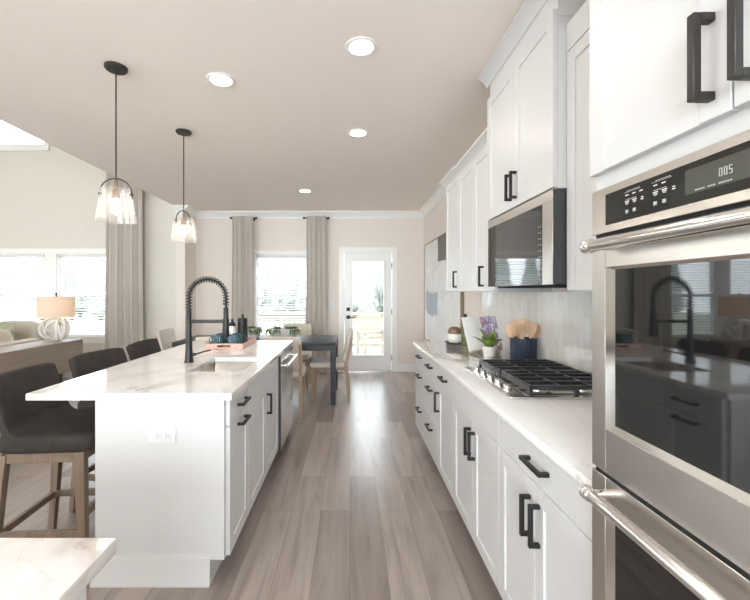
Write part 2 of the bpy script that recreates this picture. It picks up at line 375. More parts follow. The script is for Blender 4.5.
struct('wall_return', MB().box(XN-0.15, XN, YL, YB, 0, ZC), 'wall')
LW = [(-6.62, -5.78, 0.66, 1.98), (-5.70, -4.88, 0.66, 1.98), (-4.69, -3.80, 0.66, 1.98)]
TW = [(-6.62, -5.78, 3.72, 4.62), (-5.70, -4.88, 3.72, 4.62), (-7.7, -6.8, 3.72, 4.62)]
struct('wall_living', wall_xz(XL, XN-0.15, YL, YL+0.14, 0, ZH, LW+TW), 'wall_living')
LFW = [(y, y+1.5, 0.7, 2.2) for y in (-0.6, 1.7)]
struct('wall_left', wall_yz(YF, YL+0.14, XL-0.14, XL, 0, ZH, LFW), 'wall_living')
FW = [(-2.0, 0.95, 0.6, 2.5), (-7.1, -4.1, 0.65, 2.55)]
struct('wall_front', wall_xz(XL, XR+0.12, YF-0.14, YF, 0, ZH, FW), 'wall')
struct('ceiling', MB().box(XE, XR+0.12, YF, YB+0.14, ZC, ZC+0.3), 'ceiling')
struct('ceiling_living', MB().box(XL-0.14, XE, YF-0.14, YL+0.14, ZH, ZH+0.1), 'ceiling')
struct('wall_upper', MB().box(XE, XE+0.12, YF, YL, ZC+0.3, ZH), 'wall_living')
# crown mouldings (profile: d out from wall, z down from ceiling)
CR = [(0, 0), (0.085, 0), (0.085, -0.018), (0.066, -0.03), (0.042, -0.062), (0.02, -0.088), (0.014, -0.115), (0, -0.115)]
def crown_x(x0, x1, y, name): struct(name, MB().prism([(y-d, ZC+z) for d, z in CR], 'x', x0, x1), 'trim')
def crown_y(y0, y1, x, s, name): struct(name, MB().prism([(x+s*d, ZC+z) for d, z in CR], 'y', y0, y1), 'trim')
crown_x(XN, XR, YB, 'trim_1'); crown_y(YL-0.085, YB-0.086, XN, 1, 'trim_2'); crown_y(3.80, YB-0.086, XR, -1, 'trim_3')
crown_x(XE, XN+0.0, YL, 'trim_4')
def base_x(x0, x1, y, name): struct(name, MB().prism([(y, 0), (y, 0.135), (y-0.008, 0.135), (y-0.014, 0.12), (y-0.014, 0.0)], 'x', x0, x1), 'trim')
base_x(XN, -0.19, YB, 'baseboard_back'); base_x(0.81, XR, YB, 'baseboard_back_right')
base_x(XL, XN-0.01, YL, 'baseboard_living')
struct('baseboard_right', MB().box(XR-0.014, XR, 3.74, YB-0.015, 0, 0.135, 0.003), 'trim')
struct('baseboard_return', MB().box(XN, XN+0.014, YL-0.0, YB-0.015, 0, 0.135, 0.003), 'trim')
# ---- windows (normal along y, room on the -y side)
wn = [0]
def window(x0, x1, z0, z1, y, cross=False, casing=True, rail=True, sill=True, depth=0.14):
    wn[0] += 1
    mb = MB(); f = 0.035
    ya, yb = y+0.05, y+0.10
    mb.box(x0, x0+f, ya, yb, z0, z1); mb.box(x1-f, x1, ya, yb, z0, z1); mb.box(x0+f, x1-f, ya, yb, z0, z0+f); mb.box(x0+f, x1-f, ya, yb, z1-f, z1)
    if rail: zm = (z0+z1)/2; mb.box(x0+f, x1-f, ya+0.005, yb-0.005, zm-0.02, zm+0.02)
    if cross: xm = (x0+x1)/2; mb.box(xm-0.012, xm+0.012, ya+0.01, yb-0.01, z0+f, z1-f)
    # jamb liner
    mb.box(x0, x0+0.012, y-0.0, ya, z0, z1); mb.box(x1-0.012, x1, y, ya, z0, z1); mb.box(x0+0.012, x1-0.012, y, ya, z1-0.012, z1)
    o = struct('window_%d' % wn[0], mb, 'trim')
    g = MB().box(x0+f, x1-f, y+0.073, y+0.077, z0+f, z1-f).build('pane', 'glass', o)
    if casing:
        c = MB(); k = 0.06
        c.box(x0-k, x0, y-0.018, y-0.001, z0-0.005, z1, 0.003); c.box(x1, x1+k, y-0.018, y-0.001, z0-0.005, z1, 0.003); c.box(x0-k-0.01, x1+k+0.01, y-0.022, y-0.001, z1, z1+0.085, 0.004)
        c.build('window_casing', 'trim', o)
    if sill:
        s = MB().box(x0-0.07, x1+0.07, y-0.045, y+0.05, z0-0.03, z0, 0.004).box(x0-0.05, x1+0.05, y-0.016, y-0.001, z0-0.105, z0-0.03, 0.003)
        s.build('window_sill', 'trim', o)
    return o
def blind(x0, x1, z0, z1, y, label, tilt=0.28, loc=None):
    t = thing('window_blind', label, 'blind', ((x0+x1)/2, y, z0), 0, 'horizontal slat window blinds')
    w = (x1-x0)-0.03; h = z1-z0; s = MB(); n = int((h-0.08)/0.043)
    for i in range(n):
        z = 0.03+i*0.043
        s.box(-w/2, w/2, -0.024, 0.024, -0.0014, 0.0014, mtx=Matrix.Translation((0, 0, z)) @ Matrix.Rotation(tilt, 4, 'X'))
    s.build('slats', 'blind', t)
    MB().box(-w/2, w/2, -0.028, 0.028, h-0.06, h-0.014, 0.003).build('head_rail', 'plastic', t)
    MB().box(-w/2, w/2, -0.02, 0.02, 0.002, 0.016, 0.003).build('bottom_rail', 'plastic', t)
    for fx in (-0.38, 0.38): MB().tube([(fx*w, -0.029, 0.01), (fx*w, -0.029, h-0.06)], 0.0012, 6).build('cord', 'plastic', t)
    MB().tube([(-w/2+0.12, -0.034, h-0.06), (-w/2+0.12, -0.036, h-0.6)], 0.003, 8).build('tilt_wand', 'dgrey' if y < 6.4 else 'plastic', t)
    return t
window(*NW, YB); blind(NW[0]+0.012, NW[1]-0.012, NW[2], NW[3]-0.0, YB+0.018, 'white slat blind in the window behind the dining table')
bl = ['white slat blind in the far left living room window, mostly out of the picture', 'white slat blind in the living room window left of the lamp', 'white slat blind in the living room window behind the lamp shade']
for i, h in enumerate(LW):
    window(*h, YL, casing=False, sill=False)
    blind(h[0]+0.012, h[1]-0.012, h[2], h[3], YL+0.018, bl[i])
struct('trim_5', MB().box(-6.75, -3.74, YL-0.05, YL-0.001, 0.63, 0.66, 0.004).box(-6.72, -3.76, YL-0.018, YL-0.001, 0.55, 0.63, 0.003), 'trim')
tcs = MB()
for a, b in ((-6.70, -6.62), (-5.78, -5.70), (-4.88, -4.69), (-3.80, -3.72)): tcs.box(a, b, YL-0.016, YL-0.001, 0.661, 1.98)
tcs.box(-6.72, -3.70, YL-0.02, YL-0.001, 1.981, 2.06); struct('trim_6', tcs, 'trim')
for h in TW: window(*h, YL, cross=False, casing=False, sill=False, rail=False)
struct('trim_7', MB().box(-7.8, -4.80, YL-0.03, YL-0.001, 3.62, 3.72).box(-4.88, -4.80, YL-0.018, YL-0.001, 3.721, 4.70).box(-5.78, -5.70, YL-0.018, YL-0.001, 3.721, 4.62).box(-7.8, -4.881, YL-0.018, YL-0.001, 4.621, 4.70), 'trim')
# unseen windows, added to let in fill from behind and left: frames + panes
for h in FW:
    wn[0] += 1; mb = MB(); x0, x1, z0, z1 = h
    for a in (x0, (x0+x1)/2-0.03, x1-0.06): mb.box(a, a+0.06, YF-0.1, YF-0.04, z0+0.06, z1-0.06)
    mb.box(x0, x1, YF-0.1, YF-0.04, z0, z0+0.06); mb.box(x0, x1, YF-0.1, YF-0.04, z1-0.06, z1)
    o = struct('window_%d' % wn[0], mb, 'trim'); MB().box(x0+0.06, x1-0.06, YF-0.072, YF-0.068, z0+0.06, z1-0.06).build('pane', 'glass', o)
for h in LFW:
    wn[0] += 1; mb = MB(); y0, y1, z0, z1 = h
    for a in (y0, (y0+y1)/2-0.03, y1-0.06): mb.box(XL-0.1, XL-0.04, a, a+0.06, z0+0.06, z1-0.06)
    mb.box(XL-0.1, XL-0.04, y0, y1, z0, z0+0.06); mb.box(XL-0.1, XL-0.04, y0, y1, z1-0.06, z1)
    o = struct('window_%d' % wn[0], mb, 'trim'); MB().box(XL-0.072, XL-0.068, y0+0.06, y1-0.06, z0+0.06, z1-0.06).build('pane', 'glass', o)
# ---- patio door
dx0, dx1 = -0.095, 0.715
d = MB(); ya, yb = YB+0.02, YB+0.065
gx0, gx1, gz0, gz1 = 0.045, 0.577, 0.285, 1.885
d.box(dx0, gx0, ya, yb, 0.025, 2.035).box(gx1, dx1, ya, yb, 0.025, 2.035).box(gx0, gx1, ya, yb, 0.025, gz0).box(gx0, gx1, ya, yb, gz1, 2.035)
door = struct('door_1', d, 'trim')
gl = MB().box(gx0, gx1, YB+0.04, YB+0.045, gz0, gz1).build('pane', 'glass', door)
fr = MB(); k = 0.022
fr.box(gx0-k, gx0, ya-0.008, ya, gz0-k, gz1+k, 0.003).box(gx1, gx1+k, ya-0.008, ya, gz0-k, gz1+k, 0.003).box(gx0, gx1, ya-0.008, ya, gz0-k, gz0, 0.003).box(gx0, gx1, ya-0.008, ya, gz1, gz1+k, 0.003)
fr.build('glazing_bead', 'trim', door)
MB().box(dx0+0.035, dx0+0.095, ya-0.02, ya, 1.04, 1.10, 0.003).build('deadbolt', 'black', door)
MB().box(dx0+0.035, dx0+0.095, ya-0.012, ya, 0.905, 0.965, 0.003).tube([(dx0+0.065, ya-0.01, 0.935), (dx0+0.065, ya-0.05, 0.935)], 0.010).box(dx0+0.055, dx0+0.19, ya-0.062, ya-0.048, 0.926, 0.944, 0.003).build('door_handle', 'black', door)
for z in (0.24, 1.03, 1.82): MB().box(dx1-0.003, dx1+0.010, ya-0.012, ya-0.001, z-0.05, z+0.05, 0.002).build('hinge', 'bronze', door)
cs = MB(); k = 0.085
cs.box(DOOR[0]-k, DOOR[0], YB-0.018, YB-0.001, 0, DOOR[3], 0.003).box(DOOR[1], DOOR[1]+k, YB-0.018, YB-0.001, 0, DOOR[3], 0.003).box(DOOR[0]-k, DOOR[1]+k, YB-0.02, YB-0.001, DOOR[3]+0.0005, DOOR[3]+k, 0.003)
cs.box(DOOR[0], dx0-0.006, YB, YB+0.13, 0, DOOR[3]).box(dx1+0.007, DOOR[1], YB, YB+0.13, 0, DOOR[3]).box(dx0-0.006, dx1+0.007, YB, YB+0.13, 2.042, DOOR[3])
struct('trim_8', cs, 'trim')
struct('trim_9', MB().box(DOOR[0]+0.01, DOOR[1]-0.01, YB-0.02, YB+0.13, 0.001, 0.022, 0.003), 'steel')
# switch plate
sw = thing('light_switch', 'white double rocker switch plate on the back wall left of the glass door', 'light switch', (-0.31, YB-0.001, 1.16))
MB().box(-0.058, 0.058, -0.006, 0, -0.06, 0.06, 0.002).build('plate', 'plastic', sw)
for x in (-0.024, 0.024): MB().box(x-0.016, x+0.016, -0.010, -0.005, -0.033, 0.033, 0.001).build('rocker', 'plastic', sw)
# backsplash
struct('wall_backsplash', MB().box(XR-0.010, XR-0.0005, 0.966, 3.70, 0.9005, 1.368), 'tile')

# ================================================================ CABINETS
def pull(parent, x, y, z, vert, L=0.14, m='black'):   # mount point on front face (y), centre x,z
    s = 0.0135; o = 0.036; mb = MB()
    if vert:
        mb.box(x-s/2, x+s/2, y-o, y-o+s, z-L/2, z+L/2, 0.0012, 1)
        for q in (-1, 1): mb.box(x-s/2, x+s/2, y-o+s, y, z+q*(L/2-s)-(s if q < 0 else 0), z+q*(L/2-s)+(s if q > 0 else 0), 0.0006, 1)
    else:
        mb.box(x-L/2, x+L/2, y-o, y-o+s, z-s/2, z+s/2, 0.0012, 1)
        for q in (-1, 1): mb.box(x+q*(L/2-s)-(s if q < 0 else 0), x+q*(L/2-s)+(s if q > 0 else 0), y-o+s, y, z-s/2, z+s/2, 0.0006, 1)
    return mb.build('handle', m, parent)
def shaker(parent, name, x0, x1, z0, z1, fw=0.057, g=0.0016):
    x0 += g; x1 -= g; z0 += g; z1 -= g; t = 0.020; mb = MB(); r = 0.0075; b = 0.0015
    mb.box(x0, x0+fw, -t, 0, z0, z1, b, 1).box(x1-fw, x1, -t, 0, z0, z1, b, 1).box(x0+fw, x1-fw, -t, 0, z0, z0+fw, b, 1).box(x0+fw, x1-fw, -t, 0, z1-fw, z1, b, 1)
    mb.box(x0+fw-0.002, x1-fw+0.002, -t+r, -0.002, z0+fw-0.002, z1-fw+0.002)
    return mb.build(name, 'cab', parent)
def slab(parent, name, x0, x1, z0, z1, g=0.0016): return MB().box(x0+g, x1-g, -0.020, 0, z0+g, z1-g, 0.002, 1).build(name, 'cab', parent)
def base_cab(label, loc, rz, wd, dp, ztop, fronts, group=None, toe=0.075, name='base_cabinet', side=None):
    t = thing(name, label, 'cabinet', loc, rz, group)
    MB().box(0, wd, 0.0, dp, 0.115, ztop).box(0, wd, toe, dp, 0.0, 0.115).build('carcass', 'cab', t)
    for f in fronts:
        kind, x0, x1, z0, z1 = f[:5]
        o = shaker(t, 'door', x0, x1, z0, z1) if kind == 'door' else slab(t, 'drawer_front' if kind == 'drawer' else 'false_front', x0, x1, z0, z1)
        for p in (f[5] if len(f) > 5 else []): pull(o, p[0], -0.020, p[1], p[2])
    return t
ZT = 0.869; DZ = 0.73; DB = 0.12
XB = 0.638; R = -PI/2
def rc(y): return (XB, y, 0)   # local x grows toward the camera
G = 'base cabinets under the right counter'
w_ = 1.62-0.975; mid = 0.315
base_cab('white base cabinet beside the wall ovens, wide drawer over two doors', (XB, 1.62, 0), R, w_, XR-XB-0.002, ZT, [
    ('drawer', 0, w_, DZ, ZT, [(w_/2+0.02, 0.80, False)]),
    ('door', 0, mid, DB, DZ, [(mid-0.032, 0.605, True)]), ('door', mid, w_, DB, DZ, [(mid+0.032, 0.605, True)])], G)
w_ = 2.34-1.62
base_cab('white base cabinet under the gas cooktop with a plain panel over two doors', (XB, 2.34, 0), R, w_, XR-XB-0.002, ZT, [
    ('panel', 0, w_, DZ, ZT), ('door', 0, 0.375, DB, DZ, [(0.375-0.032, 0.605, True)]), ('door', 0.375, w_, DB, DZ, [(0.375+0.032, 0.605, True)])], G)
w_ = 2.74-2.34
base_cab('narrow white base cabinet left of the cooktop, one drawer over one door', (XB, 2.74, 0), R, w_, XR-XB-0.002, ZT, [
    ('drawer', 0, w_, DZ, ZT, [(w_/2, 0.80, False)]), ('door', 0, w_, DB, DZ, [(0.035, 0.605, True)])], G)
w_ = 3.68-2.74
base_cab('white three-drawer base cabinet at the far end of the right counter', (XB, 3.68, 0), R, w_, XR-XB-0.002, ZT, [
    ('drawer', 0, w_, a, b, [(0.26, zz, False), (0.70, zz, False)]) for a, b, zz in ((DZ, ZT, 0.80), (0.425, DZ, 0.63), (DB, 0.425, 0.335))], G)
# right countertop
ct = MB().box(0.598, XR-0.011, 0.967, 3.69, 0.870, 0.900, 0.003).build('countertop', 'quartz')
tag(ct, 'white veined quartz countertop running along the right wall under the cooktop', 'countertop')
# wall cabinets
def wall_cab(label, y_far, y_near, xf, z0, z1, doors, crown_z=0.0, far_return=False, crown_d=0.05, name='wall_cabinet', dtop=0.006, seam=None, fascia=False):
    t = thing(name, label, 'cabinet', (xf, y_far, z0), R, 'wall cabinets above the right counter')
    wd = y_far-y_near; dp = XR-xf-0.002
    cb = MB()
    if seam: cb.box(0, wd, 0, dp, 0, seam-z0-0.0015).box(0, wd, 0, dp, seam-z0+0.0015, z1-z0).box(0.003, wd-0.003, 0.003, dp, seam-z0-0.0015, seam-z0+0.0015)
    else: cb.box(0, wd, 0, dp, 0, z1-z0)
    if fascia: cb.box(0, wd, -0.020, 0, z1-z0-dtop+0.002, z1-z0)
    cb.build('carcass', 'cab', t)
    for x0, x1, p in doors:
        o = shaker(t, 'door', x0, x1, 0.004, z1-z0-dtop)
        if p: pull(o, p[0], -0.020, p[1]-z0, True)
    if crown_z:
        h = crown_z; D = crown_d; b = z1-z0
        pr = [(0.0, b-0.012), (-0.006, b-0.012), (-0.010, b+0.004), (-D*0.45, b+h*0.35), (-D*0.9, b+h*0.68), (-D, b+h*0.72), (-D, b+h), (0.0, b+h)]
        m = MB().prism(pr, 'x', -(D if far_return else 0), wd)
        m.box(0, wd, 0, dp, b, b+h)
        if far_return: m.prism([(-q[0]*-1, q[1]) for q in pr], 'y', -0.0, dp)
        m.build('crown_moulding', 'cab', t)
    return t
ZU = 1.370; XU = 0.923
DLIST = [(0, 0.41, (0.41-0.035, 1.48))]
wall_cab('white single-door wall cabinet at the far left end above the picture side of the counter', 3.67, 3.262, XU, ZU, 2.36, [(0, 0.405, (0.37, 1.475))], 0.055, True, 0.065)
wall_cab('tall white wall cabinet left of the microwave, two narrow doors, pull beside the microwave', 3.26, 2.43, XU, ZU, 2.345, [(0, 0.40, None), (0.40, 0.83, (0.62, 1.475))], 0.055, False, 0.065)
t = wall_cab('white two-door cabinet above the microwave reaching up to the ceiling crown', 2.428, 1.64, 0.874, 1.806, 2.672, [(0, 0.394, (0.394-0.03, 1.92)), (0.394, 0.788, (0.394+0.03, 1.92))], 0.064, True, 0.055, dtop=0.108, seam=2.53)
wall_cab('white wall cabinet between the microwave and the wall ovens', 1.638, 0.968, XU+0.006, ZU, 2.49, [(0, 0.335, None), (0.335, 0.67, None)], dtop=0.118, fascia=True)

# ---- tall oven cabinet
YC = 0.965; YC1 = 0.225; XT = 0.611; wd = YC-YC1
t = thing('oven_cabinet', 'tall white cabinet housing the double wall oven, doors with long dark pulls above', 'cabinet', (XT, YC, 0), R)
dp = XR-XT-0.002
MB().box(0, wd, 0, dp, 0.115, 0.40).box(0, wd, 0.075, dp, 0, 0.115).box(0, wd, 0, dp, 1.613, 2.62).box(0, 0.018, 0, dp, 0.40, 1.613).box(wd-0.018, wd, 0, dp, 0.40, 1.613).box(0.018, wd-0.018, dp-0.01, dp, 0.40, 1.613).build('carcass', 'cab', t)
sm = YC-0.603
for x0, x1, p in ((0, sm, sm-0.034), (sm, wd, sm+0.034)):
    o = shaker(t, 'door', x0, x1, 1.651, 2.60); pull(o, p, -0.020, 1.752, True, 0.142, 'bronze')
o = slab(t, 'drawer_front', 0, wd, 0.12, 0.395); pull(o, wd/2, -0.02, 0.30, False)
MB().prism([(0.0, 2.62), (-0.020, 2.62), (-0.045, 2.65), (-0.075, 2.675), (-0.075, 2.69), (0.0, 2.69)], 'x', 0, wd).box(0, wd, 0, dp, 2.62, 2.69).build('crown_moulding', 'cab', t)
# ---- double oven; local x from far edge toward camera, front toward -y
OY = YC-0.012; ow = 0.716
ov = thing('double_wall_oven', 'stainless steel double wall oven with black glass windows and bar handles', 'oven', (XT, OY, 0), R)
MB().box(0.012, ow-0.012, 0.004, 0.58, 0.43, 1.60).build('body', 'dgrey', ov)
cp = MB().box(0, ow, -0.020, 0.0, 1.506, 1.611, 0.0015, 1).build('control_panel', 'steel', ov)
kg = MB().box(0.052, ow-0.052, -0.0215, -0.019, 1.523, 1.594, 0.0008, 1).build('control_glass', 'cglass', cp)
ds = MB().box(0.2675, 0.449, -0.0222, -0.0212, 1.539, 1.582).build('display', 'disp', cp)
# seven segment 0 0 5
sg = MB(); W = 0.0055; H = 0.0135; TH = 0.0013
SEG = {'0': 'abcdef', '5': 'afgcd'}
for k, ch in enumerate('005'):
    X0 = 0.331+k*0.0082; Z0 = 1.5535
    rects = {'a': (0, W, H-TH, H), 'd': (0, W, 0, TH), 'g': (0, W, H/2-TH/2, H/2+TH/2), 'f': (0, TH, H/2, H), 'e': (0, TH, 0, H/2), 'b': (W-TH, W, H/2, H), 'c': (W-TH, W, 0, H/2)}
    for q in SEG[ch]: a, b, c, d_ = rects[q]; sg.box(X0+a, X0+b, -0.0227, -0.0221, Z0+c, Z0+d_)
sg.build('clock_digits', 'digit', cp)
def marks(x, z, w, h=0.0012): x = bx+(x-bx)*1.5; w *= 1.4; mk.box(x, x+w, -0.0220, -0.0213, z, z+h)
# two blocks of illegible key legends, drawn as short dashes
for bx, bz in ((0.117, 0.0), (0.194, 0.002)):
    mk = MB()
    for i in range(6): marks(bx+0.004+i*0.0042, 1.5835, 0.003, 0.001)
    marks(bx-0.002, 1.5815, 0.034, 0.0004)
    for i in range(3 if bx < 0.15 else 2): marks(bx+0.001+i*0.0135, 1.5745, 0.0065, 0.0022)
    for i in range(5): marks(bx+0.002+i*0.0042, 1.5655, 0.003, 0.001)
    for i in range(2):
        marks(bx+i*0.0145, 1.5615, 0.009, 0.0018); marks(bx+0.001+i*0.0145, 1.5585, 0.007, 0.0016); marks(bx+0.002+i*0.0145, 1.556, 0.005, 0.0012)
        marks(bx+0.001+i*0.0145, 1.5425, 0.006, 0.0014); marks(bx+0.001+i*0.0145, 1.5400, 0.006, 0.0014); marks(bx+0.001+i*0.0145, 1.5376, 0.006, 0.0011)
    marks(bx+0.031, 1.561, 0.004, 0.002); marks(bx+0.0305, 1.557, 0.005, 0.002)
    mk.build('key_legends', 'mark', cp)
dl = MB()
for i in range(14):
    if i not in (4, 8): dl.box(0.288+i*0.0047, 0.2912+i*0.0047, -0.0227, -0.0221, 1.5425, 1.5445)
dl.build('display_legend', 'digit', cp)
for z in (1.497, 0.941): MB().box(0.004, ow-0.004, -0.012, 0.003, z, z+0.0095).build('gasket', 'gap', ov)
def odoor(z0, z1, gz0, gz1, hz, label=None):
    fx0, fx1 = 0.05, ow-0.05; m = MB(); y0, y1 = -0.020, 0.0
    m.box(0, fx0, y0, y1, z0, z1, 0.0012, 1).box(fx1, ow, y0, y1, z0, z1, 0.0012, 1).box(fx0, fx1, y0, y1, z0, gz0-0.016, 0.0012, 1).box(fx0, fx1, y0, y1, gz1+0.006, z1, 0.0012, 1)
    dr = m.build('door', 'steel', ov)
    A = [(fx0, gz0-0.016), (fx1, gz0-0.016), (fx1, gz1+0.006), (fx0, gz1+0.006)]
    Bq = [(fx0+0.026, gz0), (fx1-0.026, gz0), (fx1-0.026, gz1), (fx0+0.026, gz1)]
    t_ = bmesh.new()
    va = [t_.verts.new((x, -0.0198, z)) for x, z in A]; vb = [t_.verts.new((x, -0.0135, z)) for x, z in Bq]; vc = [t_.verts.new((x, -0.004, z)) for x, z in A]
    for i in range(4):
        j = (i+1) % 4; t_.faces.new((va[i], va[j], vb[j], vb[i])); t_.faces.new((va[j], va[i], vc[i], vc[j])); t_.faces.new((vb[i], vb[j], vc[j], vc[i]))
    bmesh.ops.recalc_face_normals(t_, faces=t_.faces); mb = MB(); mb._merge(t_); mb.build('bezel', 'chrome', dr, smooth=False)
    MB().box(fx0+0.024, fx1-0.024, -0.0138, -0.005, gz0-0.002, gz1+0.002).build('window', 'bglass', dr)
    h = MB(); hy = -0.064
    h.tube([(0.060, hy, hz), (ow-0.060, hy, hz)], 0.0135, 20)
    for sx in (0.058, ow-0.058):
        h.tube([(sx-0.012, hy, hz), (sx-0.008, hy, hz), (sx+0.012, hy, hz), (sx+0.016, hy, hz)], [0.012, 0.0165, 0.0165, 0.0135], 20)
        h.tube([(sx, hy+0.005, hz), (sx, -0.019, hz)], 0.009, 12)
    h.build('handle', 'chrome', dr)
odoor(0.951, 1.497, 1.068, 1.420, 1.474); odoor(0.50, 0.941, 0.555, 0.860, 0.907)
MB().box(0, ow, -0.018, 0, 0.43, 0.497, 0.001, 1).build('bottom_trim', 'steel', ov)

# ---- microwave
mw = thing('microwave', 'black glass and stainless over-the-range microwave above the cooktop', 'microwave', (0.874, 2.412, 1.395), R)
mwid = 2.412-1.642; mh = 0.408
MB().box(0, mwid, -0.0175, XR-0.874-0.012, 0.006, mh-0.0005, 0.002, 1).build('body', 'dgrey', mw)
md = MB().box(0, mwid, -0.021, -0.0178, mh-0.045, mh, 0.001, 1).box(mwid-0.088, mwid, -0.021, -0.0178, 0.006, mh-0.045, 0.001, 1).build('door_frame', 'steel_v', mw)
MB().box(0, mwid-0.0885, -0.020, -0.0178, 0.006, mh-0.0455, 0.0005, 1).build('door_glass', 'bglass2', mw)
mk2 = MB()
for i in range(9):
    mk2 = MB()
    for j in range(2): mk2.box(mwid-0.128+j*0.018, mwid-0.118+j*0.018, -0.0206, -0.0196, 0.05+i*0.027, 0.0525+i*0.027)
    mk2.build('key_legend', 'mark', mw)
MB().box(0.05, mwid-0.05, 0.02, 0.3, -0.003, 0.006).build('vent_grille', 'gap', mw)

# ---- cooktop
ck = thing('gas_cooktop', 'stainless steel gas cooktop with black cast iron grates set in the right counter', 'cooktop', (0.70, 2.395, 0.9005), R)
cw = 2.395-1.70; cd = 0.53
MB().box(0, cw, 0, cd, 0, 0.010, 0.003).box(0.02, cw-0.02, 0.085, cd-0.02, 0.0095, 0.012, 0.001).build('tray', 'steel', ck)
for i in range(5):
    x = 0.14+i*0.108
    k = MB().lathe([(0.021, 0), (0.021, 0.006), (0.0165, 0.009), (0.0165, 0.022), (0.014, 0.025), (0.0, 0.025)], (x, 0.034, 0.010), 24)
    k.box(x-0.003, x+0.003, 0.034-0.016, 0.034+0.016, 0.034, 0.039, 0.001); k.build('knob', 'steel', ck)
for bx, by, r in ((0.14, 0.18, 0.045), (0.14, 0.40, 0.035), (0.35, 0.29, 0.055), (0.56, 0.18, 0.035), (0.56, 0.40, 0.045)):
    b = MB().lathe([(r+0.012, 0), (r+0.012, 0.006), (r, 0.009), (r, 0.016), (0, 0.016)], (bx, by, 0.011), 28).build('burner', 'chrome', ck)
    MB().lathe([(r-0.006, 0), (r-0.004, 0.004), (r-0.010, 0.010), (0, 0.011)], (bx, by, 0.027), 28).build('burner_cap', 'iron', b)
zt = 0.058
for g in range(2):
    x0 = 0.012+g*(cw/2-0.006)+g*0.0; x1 = x0+cw/2-0.018; m = MB(); y0, y1 = 0.088, cd-0.018; b = 0.0035
    m.box(x0, x1, y0, y0+0.014, zt-0.030, zt, b, 1).box(x0, x1, y1-0.014, y1, zt-0.022, zt, b, 1)
    m.box(x0, x0+0.014, y0, y1, zt-0.020, zt, b, 1).box(x1-0.014, x1, y0, y1, zt-0.020, zt, b, 1)
    for q in range(1, 4): xx = x0+q*(x1-x0)/4; m.box(xx-0.006, xx+0.006, y0, y1, zt-0.018, zt+0.002, 0.002, 1)
    for q in range(1, 3): yy = y0+q*(y1-y0)/3; m.box(x0, x1, yy-0.006, yy+0.006, zt-0.020, zt-0.002, 0.002, 1)
    for xx in (x0+0.007, x1-0.007):
        for yy in (y0+0.007, y1-0.007, (y0+y1)/2): m.bar((xx, yy, 0.0115), (xx, yy, zt-0.01), 0.016, 0.013)
    m.build('grate', 'iron', ck)

# ================================================================ ISLAND
XI = -0.588; IT = 0.869
FX = XI+0.020
def isl(y): return (XI, y, 0)
ey = 1.845
isb = thing('island_body', 'white painted island end and back panels with a base moulding, below the island worktop', 'island', (0, 0, 0))
MB().box(-1.193, XI-0.001, 1.825, 1.843, 0.115, IT, 0.001, 1).box(-1.193, -0.665, 1.825, 1.843, 0, 0.115).build('end_panel', 'cab', isb)
MB().box(-1.193, -1.17, 1.8435, 3.77, 0, IT).build('back_panel', 'cab', isb)
MB().box(-1.193, XI, 3.745, 3.77, 0.0, IT).build('far_panel', 'cab', isb)
bm_ = MB().prism([(1.8248, 0), (1.8248, 0.128), (1.816, 0.128), (1.812, 0.112), (1.812, 0.02), (1.806, 0.012), (1.806, 0)], 'x', -1.206, -0.652)
bm_.prism([(-0.6648, 0), (-0.6648, 0.113), (-0.652, 0.113), (-0.652, 0)], 'y', 1.825, 2.2)
bm_.prism([(-1.1932, 0), (-1.1932, 0.128), (-1.201, 0.128), (-1.206, 0.112), (-1.206, 0)], 'y', 1.825, 3.77)
bm_.build('base_moulding', 'cab', isb)
def icab(label, y0, y1, fronts):
    dpt = 0.578
    t = thing('base_cabinet', label, 'cabinet', (XI, y0, 0), PI/2, 'base cabinets in the island')
    wd = y1-y0
    MB().box(0, wd, 0, dpt, 0.115, 0.65).box(0, wd, 0, 0.018, 0.65, IT).box(0, wd, 0.078, dpt, 0, 0.115).box(0, 0.018, 0.018, dpt, 0.65, IT).box(wd-0.018, wd, 0.018, dpt, 0.65, IT).build('carcass', 'cab', t)
    for f in fronts:
        kind, a, b, c, e = f[:5]
        o = shaker(t, 'door', a, b, c, e) if kind == 'door' else slab(t, 'drawer_front' if kind == 'drawer' else 'false_front', a, b, c, e)
        for p in (f[5] if len(f) > 5 else []): pull(o, p[0], -0.020, p[1], p[2])
    return t
icab('narrow white island cabinet nearest the camera, drawer over a pull-out door', 1.845, 2.19, [('drawer', 0, 0.345, DZ, IT, [(0.19, 0.80, False)]), ('door', 0, 0.345, DB, DZ, [(0.19, 0.702, False)])])
icab('white sink cabinet in the island beside the dishwasher, plain panel over two doors', 2.191, 3.10, [('panel', 0, 0.909, DZ, IT), ('door', 0, 0.44, DB, DZ), ('door', 0.44, 0.909, DB, DZ, [(0.475, 0.605, True)])])
# dishwasher
dw = thing('dishwasher', 'stainless steel dishwasher in the far end of the island', 'dishwasher', (XI, 3.103, 0), PI/2)
MB().box(0, 0.638, -0.0365, 0.57, 0.104, 0.862).box(0.01, 0.628, 0.07, 0.5, 0.0, 0.10).build('body', 'dgrey', dw)
dd = MB().box(0.004, 0.634, -0.040, -0.037, 0.108, 0.80, 0.001, 1).box(0.004, 0.634, -0.040, -0.037, 0.803, 0.859, 0.001, 1).build('door', 'steel_v', dw)
h = MB().tube([(0.03, -0.085, 0.775), (0.61, -0.085, 0.775)], 0.011, 16)
for x in (0.05, 0.59): h.tube([(x, -0.085, 0.775), (x, -0.038, 0.775)], 0.008)
h.build('handle', 'chrome', dd)
